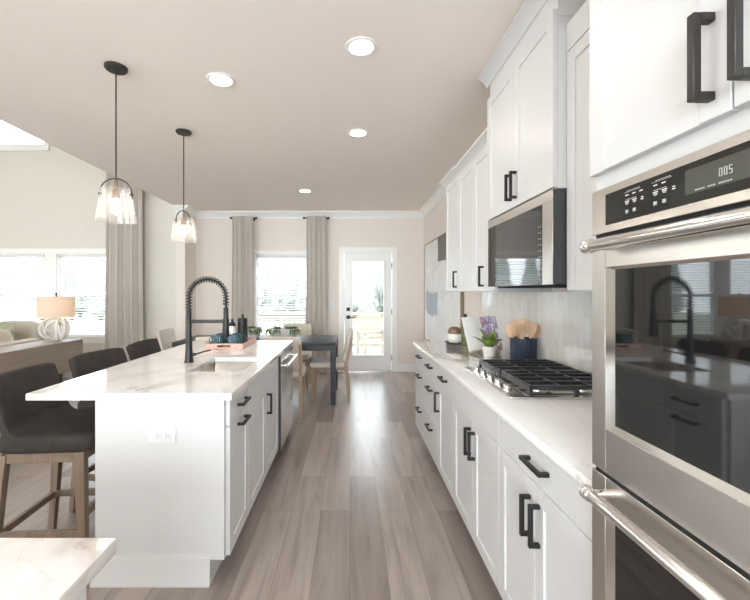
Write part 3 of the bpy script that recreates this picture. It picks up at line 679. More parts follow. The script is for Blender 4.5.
# island countertop with sink cut-out
SX0, SX1, SY0, SY1 = -0.965, -0.64, 2.30, 2.79
CX0, CX1, CY0, CY1 = -1.497, -0.547, 1.797, 3.80
def frame_top(x0, x1, y0, y1, hx0, hx1, hy0, hy1, z0, z1):
    mb = MB(); t = bmesh.new(); bev = []
    xs = [x0, hx0, hx1, x1]; ys = [y0, hy0, hy1, y1]; V = {}
    for i, x in enumerate(xs):
        for j, y in enumerate(ys):
            for k, z in enumerate((z0, z1)): V[i, j, k] = t.verts.new((x, y, z))
    for i in range(3):
        for j in range(3):
            if (i, j) == (1, 1): continue
            t.faces.new((V[i, j, 1], V[i+1, j, 1], V[i+1, j+1, 1], V[i, j+1, 1])); t.faces.new((V[i, j, 0], V[i, j+1, 0], V[i+1, j+1, 0], V[i+1, j, 0]))
    for i in range(3):
        for j in (0, 3): t.faces.new((V[i, j, 0], V[i+1, j, 0], V[i+1, j, 1], V[i, j, 1]))
        for j in (0, 3): t.faces.new((V[j, i, 0], V[j, i+1, 0], V[j, i+1, 1], V[j, i, 1]))
    for a, b in (((1, 1), (2, 1)), ((2, 1), (2, 2)), ((2, 2), (1, 2)), ((1, 2), (1, 1))):
        t.faces.new((V[(*a, 0)], V[(*b, 0)], V[(*b, 1)], V[(*a, 1)]))
    bmesh.ops.recalc_face_normals(t, faces=t.faces)
    es = [e for e in t.edges if len(e.link_faces) == 2 and e.calc_face_angle() > 0.5 and abs(e.verts[0].co.z-e.verts[1].co.z) < 1e-6 and e.verts[0].co.z > (z0+z1)/2 or (abs(e.verts[0].co.z-e.verts[1].co.z) > 0.01 and len(e.link_faces) == 2 and e.calc_face_angle() > 0.5)]
    bmesh.ops.bevel(t, geom=es, offset=0.003, segments=2, affect='EDGES')
    mb._merge(t); return mb
ic = frame_top(CX0, CX1, CY0, CY1, SX0, SX1, SY0, SY1, 0.870, 0.900).build('countertop', 'quartz')
tag(ic, 'white veined quartz island worktop with the sink cut into it', 'countertop')
# sink
sk = thing('kitchen_sink', 'undermount stainless steel sink in the island worktop', 'sink', ((SX0+SX1)/2, (SY0+SY1)/2, 0.68))
a, b = (SX1-SX0)/2+0.004, (SY1-SY0)/2+0.004
m = MB(); hh = 0.189
t_ = bmesh.new()
def rring(a, b, r, z):
    out = []
    for cx, cy, a0 in ((a-r, b-r, 0), (-a+r, b-r, PI/2), (-a+r, -b+r, PI), (a-r, -b+r, 3*PI/2)):
        for k in range(6): an = a0+k*PI/10; out.append(t_.verts.new((cx+r*math.cos(an), cy+r*math.sin(an), z)))
    return out
rs = [rring(a+0.015, b+0.015, 0.01, hh), rring(a, b, 0.008, hh), rring(a-0.002, b-0.002, 0.008, 0.03), rring(a-0.01, b-0.01, 0.03, 0.012), rring(a-0.035, b-0.035, 0.03, 0.006), rring(a+0.004, b+0.004, 0.02, 0.0), rring(a+0.015, b+0.015, 0.02, hh-0.004)]
rs = rs[:5]
for A, B in zip(rs, rs[1:]):
    for i in range(24): j = (i+1) % 24; t_.faces.new((A[i], A[j], B[j], B[i]))
t_.faces.new(rs[-1]); bmesh.ops.recalc_face_normals(t_, faces=t_.faces)
for f in t_.faces: pass
m._merge(t_); so = m.build('basin', 'steel_sink', sk); md_ = so.modifiers.new('th', 'SOLIDIFY'); md_.thickness = 0.002; md_.offset = 1
MB().lathe([(0.045, 0), (0.045, 0.003), (0.03, 0.004), (0.0, 0.002)], (0, 0, 0.008), 28).build('drain', 'chrome', sk)
# faucet
fc = thing('kitchen_faucet', 'matte black spring-neck kitchen faucet standing behind the island sink', 'faucet', (-1.073, 2.60, 0.9003))
MB().lathe([(0.030, 0), (0.030, 0.006), (0.027, 0.012), (0.022, 0.09), (0.0165, 0.20), (0.0155, 0.345), (0.0135, 0.35), (0, 0.35)], (0, 0, 0), 28).build('body', 'black', fc)
arc = [(0, 0, 0.34)] + [(0, 0, 0.34+0.02*i) for i in range(1, 5)]
RR = 0.123; zc0 = 0.43
arc = [(0, 0, 0.34), (0, 0, 0.37), (0, 0, 0.40)]+[(RR-RR*math.cos(PI*i/24), 0, zc0+RR*math.sin(PI*i/24)) for i in range(0, 25)]+[(2*RR, 0, 0.40), (2*RR, 0, 0.36)]
MB().tube(arc, 0.0085, 14).build('hose', 'black', fc)
# coil
L = [0]
for p, q in zip(arc, arc[1:]): L.append(L[-1]+(Vector(q)-Vector(p)).length)
def at(s):
    for i in range(len(L)-1):
        if s <= L[i+1]: f = (s-L[i])/(L[i+1]-L[i]); return Vector(arc[i]).lerp(Vector(arc[i+1]), f), (Vector(arc[i+1])-Vector(arc[i])).normalized()
    return Vector(arc[-1]), Vector((0, 0, -1))
pts = []; turns = 26; S0, S1 = 0.005, L[-1]-0.02
for i in range(turns*12+1):
    s = S0+(S1-S0)*i/(turns*12); p, dd_ = at(s); an = 2*PI*i/12; n2 = Vector((0, 1, 0)); n1 = dd_.cross(n2)
    pts.append(p+(n1*math.cos(an)+n2*math.sin(an))*0.0188)
MB().tube(pts, 0.0032, 6).build('spring', 'black', fc)
MB().lathe([(0.013, 0.365), (0.016, 0.36), (0.0165, 0.28), (0.021, 0.24), (0.0235, 0.175), (0.021, 0.17), (0, 0.17)], (2*RR, 0, 0), 24).build('spray_head', 'black', fc)
MB().box(0, 2*RR, -0.007, 0.007, 0.262, 0.284, 0.003).lathe([(0.021, 0.25), (0.021, 0.29)], (2*RR, 0, 0), 20).build('support_arm', 'black', fc)
MB().tube([(0.018, 0, 0.05), (0.04, 0.01, 0.052)], 0.010, 14).tube([(0.04, 0.01, 0.052), (0.075, 0.06, 0.062), (0.105, 0.10, 0.066)], [0.006, 0.005, 0.0045], 10).build('lever', 'black', fc)
# outlet on the island end
ol = thing('power_outlet', 'white duplex power outlet mounted sideways on the island end panel', 'outlet', (-0.876, 1.8245, 0.700))
MB().box(-0.062, 0.062, -0.005, 0, -0.040, 0.040, 0.002).build('plate', 'plastic', ol)
for x in (-0.021, 0.021):
    r_ = MB().box(x-0.017, x+0.017, -0.008, -0.004, -0.016, 0.016, 0.003).build('receptacle', 'plastic', ol)
    MB().box(x-0.006, x+0.001, -0.0085, -0.0075, 0.005, 0.0075).box(x-0.006, x+0.001, -0.0085, -0.0075, -0.0075, -0.005).box(x+0.006, x+0.010, -0.0085, -0.0075, -0.002, 0.002).build('slots', 'slot', r_)
# foreground counter
fg = thing('base_cabinet', 'white cabinet carrying the near counter at the bottom left of the picture', 'cabinet', (0, 0, 0))
MB().box(-1.6, -0.482, 0.12, 0.715, 0.0, 0.868, 0.002, 1).build('carcass', 'cab', fg)
fo = MB().box(-1.64, -0.446, 0.06, 0.747, 0.870, 0.900, 0.003).build('countertop', 'quartz')
tag(fo, 'white veined quartz countertop corner in the bottom left foreground', 'countertop')

# ================================================================ STOOLS
def make_stool():
    t = thing('counter_stool', '', 'stool', (0, 0, 0), 0, 'charcoal counter stools along the island')
    # local: faces +x, origin floor centre; back at -x
    legs = [((0.165, -0.195), (0.185, -0.20)), ((0.165, 0.195), (0.185, 0.20)), ((-0.185, -0.195), (-0.235, -0.205)), ((-0.185, 0.195), (-0.235, 0.205))]
    for (tx, ty), (bx, by) in legs:
        f = tx > 0
        MB().bar((bx, by, 0), (tx, ty, 0.625 if f else 0.60), 0.034, 0.050 if f else 0.046, 0.032, 0.040, bev=0.002).build('leg', 'oak', t)
    MB().box(-0.17, 0.15, -0.207, -0.181, 0.560, 0.606, 0.002, 1).box(-0.17, 0.15, 0.181, 0.207, 0.560, 0.606, 0.002, 1).box(-0.20, -0.175, -0.18, 0.18, 0.560, 0.606).box(0.155, 0.18, -0.18, 0.18, 0.560, 0.606).build('seat_frame', 'oak', t)
    for s in (-1, 1): MB().box(-0.20, 0.17, s*0.198-0.011, s*0.198+0.011, 0.20, 0.235, 0.002, 1).build('stretcher', 'oak', t)
    MB().box(0.168, 0.19, -0.185, 0.185, 0.285, 0.325, 0.002, 1).build('stretcher', 'oak', t)
    MB().box(-0.225, -0.203, -0.19, 0.19, 0.20, 0.235, 0.002, 1).build('stretcher', 'oak', t)
    MB().soft((0.012, 0, 0.650), (0.45, 0.46, 0.092), 0.22, 40, 14).build('seat', 'charcoal', t)
    def bk(u, v):
        s = 2*u-1; cz = 0.02*abs(s)**6*max(0, v-0.8)/0.2
        if v < 0.3: a = v/0.3; x = -0.02-0.155*math.sin(a*PI/2); z = 0.652+0.10*(1-math.cos(a*PI/2))
        else: a = (v-0.3)/0.7; x = -0.175-0.070*a; z = 0.752+0.218*a
        return (x-0.018*(1-s*s)*min(1, v*2), s*(0.228-0.004*v), z-cz)
    MB().shell(bk, 16, 20, 0.046).build('backrest', 'charcoal', t, sub=1)
    return t
st = make_stool()
st['label'] = 'nearest charcoal counter stool at the island, its oak legs fully in view'; st.location = (-1.465, 2.05, 0); st.rotation_euler = (0, 0, 0.06)
dup(st, 'middle charcoal counter stool, second of the three from the camera', (-1.465, 2.60, 0), -0.16)
dup(st, 'farthest charcoal counter stool, third from the camera, toward the dining table', (-1.455, 3.20, 0), 0.02)

# ================================================================ PENDANTS, DOWNLIGHTS
def pendant(label, x, y, rz):
    t = thing('pendant_light', label, 'pendant light', (x, y, ZC), rz, 'glass pendants over the island')
    MB().lathe([(0.064, 0), (0.064, -0.012), (0.056, -0.020), (0.0, -0.022)], (0, 0, -0.0005), 32).build('canopy', 'bronze', t)
    MB().tube([(0, 0, -0.02), (0, 0, -0.75)], 0.0045, 12).build('stem', 'bronze', t)
    ar = [(0.086*math.cos(PI*i/20), 0, -0.765+0.085*math.sin(PI*i/20)) for i in range(21)]
    MB().tube([(0.090, 0, -0.80)]+ar+[(-0.090, 0, -0.80)], 0.0042, 10).tube([(0.076, 0, -0.775), (0.097, 0, -0.775)], 0.007, 10).tube([(-0.097, 0, -0.775), (-0.076, 0, -0.775)], 0.007, 10).build('yoke', 'bronze', t)
    MB().tube([(0, 0, -0.69), (0, 0, -0.76)], 0.009, 12).lathe([(0.0, -0.745), (0.019, -0.748), (0.021, -0.80), (0.017, -0.805), (0, -0.805)], (0, 0, 0), 20).build('socket', 'brown_cer', t)
    MB().lathe([(0.081, -0.745), (0.112, -0.938), (0.1105, -0.938), (0.0795, -0.7465), (0.0, -0.7465), (0.0, -0.745), (0.081, -0.745)], (0, 0, 0), 48, cap=False).tube([(0.1115*math.cos(2*PI*i/48), 0.1115*math.sin(2*PI*i/48), -0.938) for i in range(48)], 0.0022, 6, closed=True).build('glass_shade', 'shade_glass', t)
    MB().lathe([(0, -0.80), (0.012, -0.805), (0.014, -0.825), (0.024, -0.86), (0.022, -0.88), (0.013, -0.893), (0, -0.90)], (0, 0, 0), 24).build('bulb', 'bulb', t)
pendant('nearer glass pendant light, hanging at the left over the stool side of the island', -1.426, 2.377, 0.25)
pendant('farther glass pendant light, hanging from the ceiling above the faucet', -1.42, 3.33, 1.25)
def downlight(label, x, y):
    t = thing('recessed_light', label, 'ceiling light', (x, y, ZC), 0, 'recessed ceiling downlights')
    MB().lathe([(0.090, 0), (0.090, -0.004), (0.080, -0.008), (0.066, -0.004), (0.064, 0.0)], (0, 0, 0), 40, cap=False).build('trim_ring', 'trim', t)
    MB().lathe([(0.0, 0.0), (0.064, 0.0), (0.064, -0.002), (0.0, -0.002)], (0, 0, -0.0005), 40).build('lens', 'led', t)
downlight('nearest recessed light in the ceiling over the aisle', 0.062, 2.183)
downlight('recessed light in the ceiling right of the near pendant', -0.835, 2.523)
downlight('second recessed light over the aisle, in front of the tall cabinets', 0.069, 3.365)
downlight('farthest and smallest recessed light, in front of the dining window', -0.61, 5.30)

# ================================================================ CURTAINS
for x, y in ((-0.84, 0.85), (-1.9, 0.85)): downlight('added fill light shaped like a recessed ceiling light above the near counter, outside the picture', x, y)  # two unseen downlights added to brighten the island end panel
def curtain(label, x0, x1, y, z1, m='curtain', n=5, amp=0.03, seed=0, z0=0.012):
    rnd = random.Random(seed); ph = [rnd.uniform(-0.5, 0.5) for _ in range(8)]
    w2 = (x1-x0)
    def f(u, v):
        th = 2*PI*n*u; k = 0.6+0.4*(1-v)
        x = w2*u+0.008*math.sin(th*2)+0.03*(1-v)**2*(2*u-1); yy = amp*k*math.sin(th+0.5*ph[1]*math.sin(2.0*v+ph[2]))+0.35*amp*math.sin(th*0.5+ph[3])
        return (x, yy*0.8-amp*1.1-0.014, v*(z1-z0))
    o = MB().shell(f, n*14, 14, 0.004).build('curtain', m); o.location = (x0, y, z0)
    return tag(o, label, 'curtain', 'taupe floor-length curtains')
yc = YB-0.10
curtain('taupe curtain hanging left of the dining window', -1.97, -1.62, yc, 2.638, n=4, amp=0.036, seed=1)
curtain('taupe curtain hanging between the dining window and the glass door', -0.725, -0.40, yc, 2.638, n=4, amp=0.036, seed=2)
curtain('long taupe curtain right of the living room windows, partly behind the near pendant', -3.80, -3.24, YL-0.10, 3.46, n=5, amp=0.045, seed=3)
def rod(label, x0, x1, y, z):
    t = thing('curtain_rod', label, 'curtain rod', ((x0+x1)/2, y, z), 0, 'short black curtain rods'); h = (x1-x0)/2
    MB().tube([(-h, 0, 0), (h, 0, 0)], 0.010, 12).build('rod', 'black', t)
    for s in (-1, 1): MB().lathe([(0.0, -0.02), (0.018, -0.018), (0.018, 0.018), (0, 0.02)], (0, 0, 0), 16, mtx=Matrix.Translation((s*(h+0.015), 0, 0)) @ Matrix.Rotation(PI/2, 4, 'Y')).build('finial', 'black', t)
    wy = (YB if y > 6.4 else YL)
    MB().tube([(h*0.8, 0, 0), (h*0.8, wy-y-0.006, 0)], 0.006, 8).box(h*0.8-0.015, h*0.8+0.015, wy-y-0.008, wy-y-0.0005, -0.03, 0.03).build('bracket', 'black', t)
rod('short black curtain rod left of the dining window', -1.99, -1.60, yc+0.0, 2.615); rod('short black curtain rod between the dining window and the door', -0.76, -0.38, yc, 2.615)
rod('black curtain rod high on the living room wall', -3.84, -3.20, YL-0.09, 3.435)

# ================================================================ DINING
tb = thing('dining_table', 'charcoal rectangular dining table between the island and the back window', 'table', (-1.16, 5.105, 0))
MB().box(-0.99, 0.99, -0.395, 0.395, 0.725, 0.76, 0.003).build('tabletop', 'table', tb)
MB().box(-0.95, 0.95, -0.385, -0.36, 0.655, 0.724).box(-0.95, 0.95, 0.36, 0.385, 0.655, 0.724).box(-0.98, -0.95, -0.34, 0.34, 0.655, 0.724).box(0.95, 0.98, -0.34, 0.34, 0.655, 0.724).build('apron', 'table', tb)
for sx in (-1, 1):
    for sy in (-1, 1): MB().bar((sx*0.955, sy*0.36, 0), (sx*0.955, sy*0.36, 0.7245), 0.06, 0.068, bev=0.002).build('leg', 'table', tb)
def make_chair():
    t = thing('dining_chair', '', 'chair', (0, 0, 0), 0, 'cream upholstered dining chairs')
    # faces +y, back at -y
    for sx in (-1, 1):
        MB().bar((sx*0.195, 0.20, 0), (sx*0.195, 0.19, 0.42), 0.028, 0.042, bev=0.002).build('leg', 'oak_l', t)
        MB().hexa([(sx*0.20-0.014, -0.27, 0), (sx*0.20+0.014, -0.27, 0), (sx*0.20+0.014, -0.24, 0), (sx*0.20-0.014, -0.24, 0)],
                  [(sx*0.20-0.017, -0.235, 0.45), (sx*0.20+0.017, -0.235, 0.45), (sx*0.20+0.017, -0.19, 0.45), (sx*0.20-0.017, -0.19, 0.45)]).hexa(
                  [(sx*0.20-0.017, -0.235, 0.45), (sx*0.20+0.017, -0.235, 0.45), (sx*0.20+0.017, -0.19, 0.45), (sx*0.20-0.017, -0.19, 0.45)],
                  [(sx*0.20-0.014, -0.315, 0.80), (sx*0.20+0.014, -0.315, 0.80), (sx*0.20+0.014, -0.29, 0.80), (sx*0.20-0.014, -0.29, 0.80)]).build('leg', 'oak_l', t)
    MB().box(-0.19, 0.19, -0.20, 0.20, 0.385, 0.425, 0.003).build('seat_frame', 'oak_l', t)
    MB().soft((0, 0.005, 0.455), (0.47, 0.46, 0.075), 0.28, 32, 12).build('seat', 'cream', t)
    def bk(u, v):
        s = 2*u-1; return (s*(0.225-0.01*v), -0.185-0.10*v-0.02*(1-s*s)*(1-v*0.3), 0.50+0.39*v-0.008*s*s*v)
    MB().shell(bk, 12, 8, 0.042).build('backrest', 'cream', t, sub=1)
    return t
ch = make_chair(); ch['label'] = 'cream dining chair at the right head of the table, seen side on'; ch.location = (-0.27, 5.07, 0); ch.rotation_euler = (0, 0, PI/2)
dup(ch, 'cream dining chair just beyond the dishwasher, near side of the table', (-0.75, 4.50, 0), 0.03)
dup(ch, 'cream dining chair on the near side of the table behind the faucet', (-1.45, 4.50, 0), -0.04)
dup(ch, 'cream dining chair against the window, far side of the table at the right', (-0.80, 5.66, 0), PI)
dup(ch, 'cream dining chair at the left head of the table beside the farthest stool', (-2.12, 5.07, 0), -PI/2)
def leaf(mb, base, d, L, Wd, droop=0.3, mi=0, fold=0.15):
    d = Vector(d).normalized(); sd = d.cross(Vector((0, 0, 1)))
    sd = sd.normalized() if sd.length > 1e-3 else Vector((1, 0, 0)); upv = sd.cross(d).normalized(); B = Vector(base)
    def f(u, v):
        s = 2*u-1; wv = Wd/2*math.sin(PI*min(0.999, max(0.02, v))**0.85)+0.0006
        return B+d*(L*v)+Vector((0, 0, -droop*L*v*v))+sd*(s*wv)+upv*(fold*Wd*abs(s)*math.sin(PI*v))
    mb.shell(f, 4, 8, 0.0016, mi)
def planter(label, x, y, wx, seed):
    t = thing('succulent_planter', label, 'plant', (x, y, 0.7605), 0, 'white planters on the dining table'); rnd = random.Random(seed)
    pr = []
    t_ = bmesh.new(); rows = []
    for (sc_, z) in ((0.62, 0.0), (0.75, 0.03), (0.90, 0.075), (1.0, 0.125), (0.95, 0.125), (0.85, 0.09), (0.80, 0.088)):
        rows.append([t_.verts.new((wx/2*sc_*math.copysign(abs(math.cos(a))**0.6, math.cos(a)), 0.085*sc_*math.copysign(abs(math.sin(a))**0.8, math.sin(a)), z)) for a in [2*PI*k/36 for k in range(36)]])
    for A, B in zip(rows, rows[1:]):
        for k in range(36): j = (k+1) % 36; t_.faces.new((A[k], A[j], B[j], B[k]))
    t_.faces.new(rows[0][::-1]); t_.faces.new(rows[-1]); bmesh.ops.recalc_face_normals(t_, faces=t_.faces)
    mb = MB(); mb._merge(t_); mb.build('bowl', 'white_cer', t)
    f = MB()
    for _ in range(int(wx*34)):
        cx = rnd.uniform(-wx*0.36, wx*0.36); cy = rnd.uniform(-0.045, 0.045); n = rnd.randint(6, 9); s = rnd.uniform(0.045, 0.075)
        for k in range(n):
            a = 2*PI*k/n+rnd.random(); leaf(f, (cx, cy, 0.105), (math.cos(a), math.sin(a), rnd.uniform(0.8, 2.6)), s*1.45, s*0.5, 0.5)
    for sx in (-0.85, -0.35, 0.5, 0.8):
        for _ in range(5): leaf(f, (sx*wx/2+rnd.uniform(-.015, .015), -0.06, 0.12), (rnd.uniform(-.4, .4), -0.5, 0.2), 0.08, 0.02, 1.3)
    f.build('succulents', 'leaf_d', t)
planter('long white boat-shaped planter of trailing succulents on the dining table', -0.87, 5.15, 0.44, 5)
planter('smaller white planter of succulents on the table behind the black carafe', -1.285, 5.20, 0.22, 9)

# ================================================================ TRAY GROUP on island
ty = thing('serving_tray', 'copper pink woven tray with handle slots on the island beside the sink', 'tray', (-1.03, 3.40, 0.9003))
tx, tyy, th = 0.155, 0.215, 0.046
MB().box(-tx, tx, -tyy, tyy, 0, 0.010, 0.002).build('base', 'pink', ty)
rm = MB()
for s in (-1, 1):
    rm.hexa([(s*(tx-0.012), -tyy, 0.010), (s*tx, -tyy, 0.010), (s*tx, tyy, 0.010), (s*(tx-0.012), tyy, 0.010)], [(s*(tx-0.004), -tyy-0.008, th), (s*(tx+0.008), -tyy-0.008, th), (s*(tx+0.008), tyy+0.008, th), (s*(tx-0.004), tyy+0.008, th)])
for s in (-1, 1):
    ya, yb = s*(tyy-0.010), s*(tyy+0.004)
    y0, y1 = min(ya, yb), max(ya, yb)
    rm.box(-tx, tx, y0, y1, 0.010, 0.018); rm.box(-tx, -0.055, y0, y1, 0.018, 0.034); rm.box(0.055, tx, y0, y1, 0.018, 0.034); rm.box(-tx-0.004, tx+0.004, y0, y1, 0.034, th)
    for q in range(24): xx = -tx+0.006+q*(2*tx-0.012)/23; rm.box(xx-0.003, xx+0.003, y0-0.002, y1+0.002, 0.012, 0.017) if False else None
rm.build('rim', 'pink', ty)
def mug(label, x, y, rz):
    t = thing('mug', label, 'mug', (x, y, 0.911), rz, 'dark teal ribbed mugs on the tray')
    MB().lathe([(0, 0), (0.036, 0), (0.041, 0.008), (0.044, 0.05), (0.042, 0.100), (0.038, 0.100), (0.038, 0.04), (0.034, 0.010), (0, 0.008)], (0, 0, 0), 96, 16, 0.09).build('cup', 'teal', t)
    MB().tube([(0.040+0.03*math.sin(PI*i/12), 0, 0.080-0.052*(1-math.cos(PI*i/12))/2*1.0) for i in range(13)], 0.0045, 10).build('handle', 'teal', t)
mug('front left dark teal mug on the copper tray, handle to the left', -1.105, 3.255, PI)
mug('front right dark teal mug on the copper tray', -0.975, 3.255, -0.5)
mug('dark teal mug on the tray, in the second row at the left', -1.10, 3.355, PI*0.8)
mug('dark teal mug on the tray, in the second row right behind the front pair', -0.965, 3.36, 0.3)
cf = thing('carafe', 'tall black carafe with a knob lid on the copper tray', 'carafe', (-0.965, 3.505, 0.911))
MB().lathe([(0, 0), (0.042, 0), (0.044, 0.01), (0.044, 0.19), (0.046, 0.205), (0.042, 0.212), (0, 0.212)], (0, 0, 0), 32).build('body', 'black', cf)
MB().lathe([(0, 0.212), (0.042, 0.213), (0.042, 0.222), (0.008, 0.228), (0.008, 0.240), (0.013, 0.25), (0, 0.258)], (0, 0, 0), 24).build('lid', 'black', cf)
MB().tube([(0.0, 0.042, 0.18), (0.0, 0.075, 0.175), (0, 0.078, 0.10), (0, 0.042, 0.06)], 0.007, 10).build('handle', 'black', cf)
jr = thing('glass_jar', 'small glass jar with a dark stopper beside the black carafe', 'jar', (-1.048, 3.47, 0.911))
MB().lathe([(0, 0), (0.030, 0), (0.032, 0.01), (0.032, 0.12), (0.024, 0.14), (0.024, 0.155), (0, 0.155)], (0, 0, 0), 24).build('body', 'white_cer', jr)
MB().lathe([(0.026, 0.155), (0.028, 0.18), (0.010, 0.19), (0.012, 0.215), (0, 0.22)], (0, 0, 0), 20).build('stopper', 'black', jr)

# ================================================================ RIGHT COUNTER ITEMS
cr = thing('utensil_crock', 'navy ribbed crock holding wooden utensils behind the cooktop', 'crock', (1.155, 2.60, 0.9003))
MB().lathe([(0, 0), (0.074, 0), (0.077, 0.006), (0.077, 0.150), (0.072, 0.150), (0.068, 0.148), (0.068, 0.01), (0, 0.010)], (0, 0, 0), 144, 28, 0.06).lathe([(0.078, 0.148), (0.083, 0.150), (0.083, 0.162), (0.070, 0.163), (0.070, 0.148)], (0, 0, 0), 48, cap=False).build('pot', 'navy', cr)
def utensil(kind, label, dx, dy, lean_x, lean_y, h=0.27, dk_=False, rot=0):
    W = 'spoon_d' if dk_ else 'spoon'
    t = thing('wooden_'+kind, label, 'utensil', (1.155+dx, 2.60+dy, 0.912), rot, 'wooden utensils in the navy crock')
    top = Vector((lean_x, lean_y, h)); n = 10
    mb = MB().tube([(0, 0, 0.004), tuple(top*0.64)], 0.0055, 10); d_ = top.normalized(); mb.build('shaft', W, t)
    hb = MB(); up = d_; sd = Vector((0.914, -0.406, 0)); sd = (sd-up*sd.dot(up)).normalized(); B = top*0.62; Lh = h*0.40
    def f(u, v):
        s = 2*u-1
        if kind == 'spoon': wv = 0.034*math.sqrt(max(0.0, 1-(2*v-1.0)**2))*(0.7+0.5*v)+0.003; dep = -0.010*(1-s*s)*math.sin(PI*v)
        else: wv = (0.010+0.022*min(1, v*1.8))*math.sqrt(max(0.05, 1-max(0, (v-0.75)/0.25)**3)); dep = 0
        nn = up.cross(sd)
        return B+up*(Lh*v)+sd*(s*wv)+nn*dep
    if kind == 'fork':
        hb.shell(lambda u, v: f(u, v*0.5), 6, 5, 0.006)
        for q in range(4): hb.shell(lambda u, v: f((q+0.15+0.7*u)/4, 0.48+0.52*v), 2, 5, 0.006)
    else: hb.shell(f, 8, 12, 0.006)
    hb.build('head', W, t)
utensil('spoon', 'wooden spoon leaning farthest left in the navy crock', -0.046, 0.019, -0.024, 0.010, 0.238)
utensil('fork', 'wooden slotted fork in the front of the navy crock', -0.026, -0.038, -0.012, -0.020, 0.240, True)
utensil('spatula', 'flat wooden spatula at the back left of the crock', -0.008, 0.045, -0.008, 0.022, 0.262)
utensil('spoon', 'large wooden spoon standing upright in the middle of the crock', 0.001, 0.0, 0.003, 0.0, 0.276)
utensil('spatula', 'wooden spatula leaning right in the navy crock', 0.018, -0.040, 0.010, -0.020, 0.255)
utensil('spoon', 'wooden spoon leaning farthest right in the crock toward the cooktop', 0.046, -0.018, 0.024, -0.008, 0.245, True)
# plant
pp = thing('potted_plant', 'small broad-leaved green plant in a white pot in front of the cookbook', 'plant', (1.01, 2.83, 0.9003))
MB().lathe([(0, 0), (0.036, 0), (0.040, 0.01), (0.047, 0.068), (0.047, 0.075), (0.042, 0.075), (0.040, 0.062), (0, 0.062)], (0, 0, 0), 32).build('pot', 'white_cer', pp)
MB().lathe([(0, 0.060), (0.040, 0.0605), (0.040, 0.064), (0, 0.066)], (0, 0, 0), 24).build('soil', 'soil', pp)
lf = MB(); rnd = random.Random(4)
for a, e, L_, W2 in ((2.9, 1.1, 0.165, 0.07), (0.2, 0.9, 0.15, 0.075), (5.6, 1.1, 0.14, 0.07), (4.2, 1.3, 0.14, 0.075), (1.6, 1.4, 0.16, 0.075), (2.7, 3.0, 0.215, 0.085), (0.7, 2.6, 0.18, 0.075), (4.9, 3.0, 0.16, 0.07)):
    leaf(lf, (0.006*math.cos(a), 0.006*math.sin(a), 0.06), (math.cos(a), math.sin(a), e), L_, W2, 0.25)
lf.build('leaves', 'leaf', pp)
# open cookbook on stand
def page_mat():
    m = mat('flower_page', (0.8, 0.79, 0.77), 0.5); t, b = nt(m); v = coords(t)
    n = noise_n(t, v, 16, 4, 0.6, 0.8)
    t.links.new(ramp(t, n, [(0.40, (0.80, 0.79, 0.78)), (0.47, (0.55, 0.52, 0.66)), (0.53, (0.22, 0.20, 0.42)), (0.58, (0.40, 0.14, 0.18)), (0.66, (0.80, 0.78, 0.77))]), b.inputs['Base Color']); return m
M['flower'] = page_mat()
bk_a = 0.34
bs = thing('book_stand', 'pale gold wire stand holding the open cookbook', 'stand', (1.045, 3.12, 0.9003), 0.42)
MB().tube([(-0.16, -0.05, 0.004), (0.16, -0.05, 0.004)], 0.004, 8).tube([(-0.15, -0.05, 0.004), (-0.15, -0.08, 0.006), (-0.15, -0.08, 0.03)], 0.004, 8).tube([(0.15, -0.05, 0.004), (0.15, -0.08, 0.006), (0.15, -0.08, 0.03)], 0.004, 8).tube([(-0.10, -0.045, 0.004), (-0.02, 0.045, 0.24)], 0.004, 8).tube([(0.10, -0.045, 0.004), (0.02, 0.045, 0.24)], 0.004, 8).tube([(0, 0.05, 0.22), (0, 0.12, 0.004)], 0.004, 8).box(-0.16, 0.16, -0.082, -0.046, 0.008, 0.012).build('frame', 'gold', bs)
bo = thing('open_cookbook', 'open cookbook with a text page and a purple flower page, propped on a stand', 'book', (1.045, 3.12, 0.9003), 0.42)
Rm = Matrix.Translation((0, -0.062, 0.014)) @ Matrix.Rotation(-0.33, 4, 'X')
def pg(s):
    def f(u, v):
        x = s*0.165*u; y = -0.012*math.sin(PI*min(1, u*1.0))*0.8-0.006
        return Rm @ Vector((x, y, 0.265*v))
    return f
a_ = MB().shell(pg(-1), 10, 2, 0.008).build('left_pages', 'page', bo)
b_ = MB().shell(pg(1), 10, 2, 0.008).build('right_pages', 'flower', bo)
MB().box(-0.17, 0.17, 0.002, 0.005, -0.002, 0.27, mtx=Rm).build('cover', 'page', bo)
# dark tray with bowls, bottle
tr2 = MB().lathe([(0, 0), (0.085, 0), (0.10, 0.012), (0.097, 0.014), (0.083, 0.004), (0, 0.004)], (0, 0, 0), 40).build('round_tray', 'dgrey'); tr2.location = (0.965, 3.565, 0.9003)
tag(tr2, 'round dark tray under the white jar at the far end of the right counter', 'tray')
jb = thing('ceramic_jar', 'white and brown glazed jar on the dark tray at the counter end', 'jar', (0.955, 3.555, 0.905))
MB().lathe([(0, 0), (0.045, 0), (0.062, 0.02), (0.066, 0.05), (0.058, 0.085), (0.054, 0.082), (0.058, 0.05), (0, 0.01)], (0, 0, 0), 36).build('bowl', 'white_cer', jb)
MB().lathe([(0.059, 0.086), (0.062, 0.10), (0.055, 0.13), (0.03, 0.145), (0, 0.148)], (0, 0, 0), 36).build('lid', 'brown_cer', jb)
ob = thing('oil_bottle', 'olive green oil bottle with a dark cap behind the open cookbook', 'bottle', (1.005, 3.40, 0.9003))
MB().lathe([(0, 0), (0.032, 0), (0.034, 0.01), (0.034, 0.17), (0.012, 0.21), (0.012, 0.25), (0, 0.25)], (0, 0, 0), 28).build('bottle', 'olive', ob)
MB().lathe([(0.014, 0.25), (0.014, 0.275), (0, 0.277)], (0, 0, 0), 20).build('cap', 'black', ob)

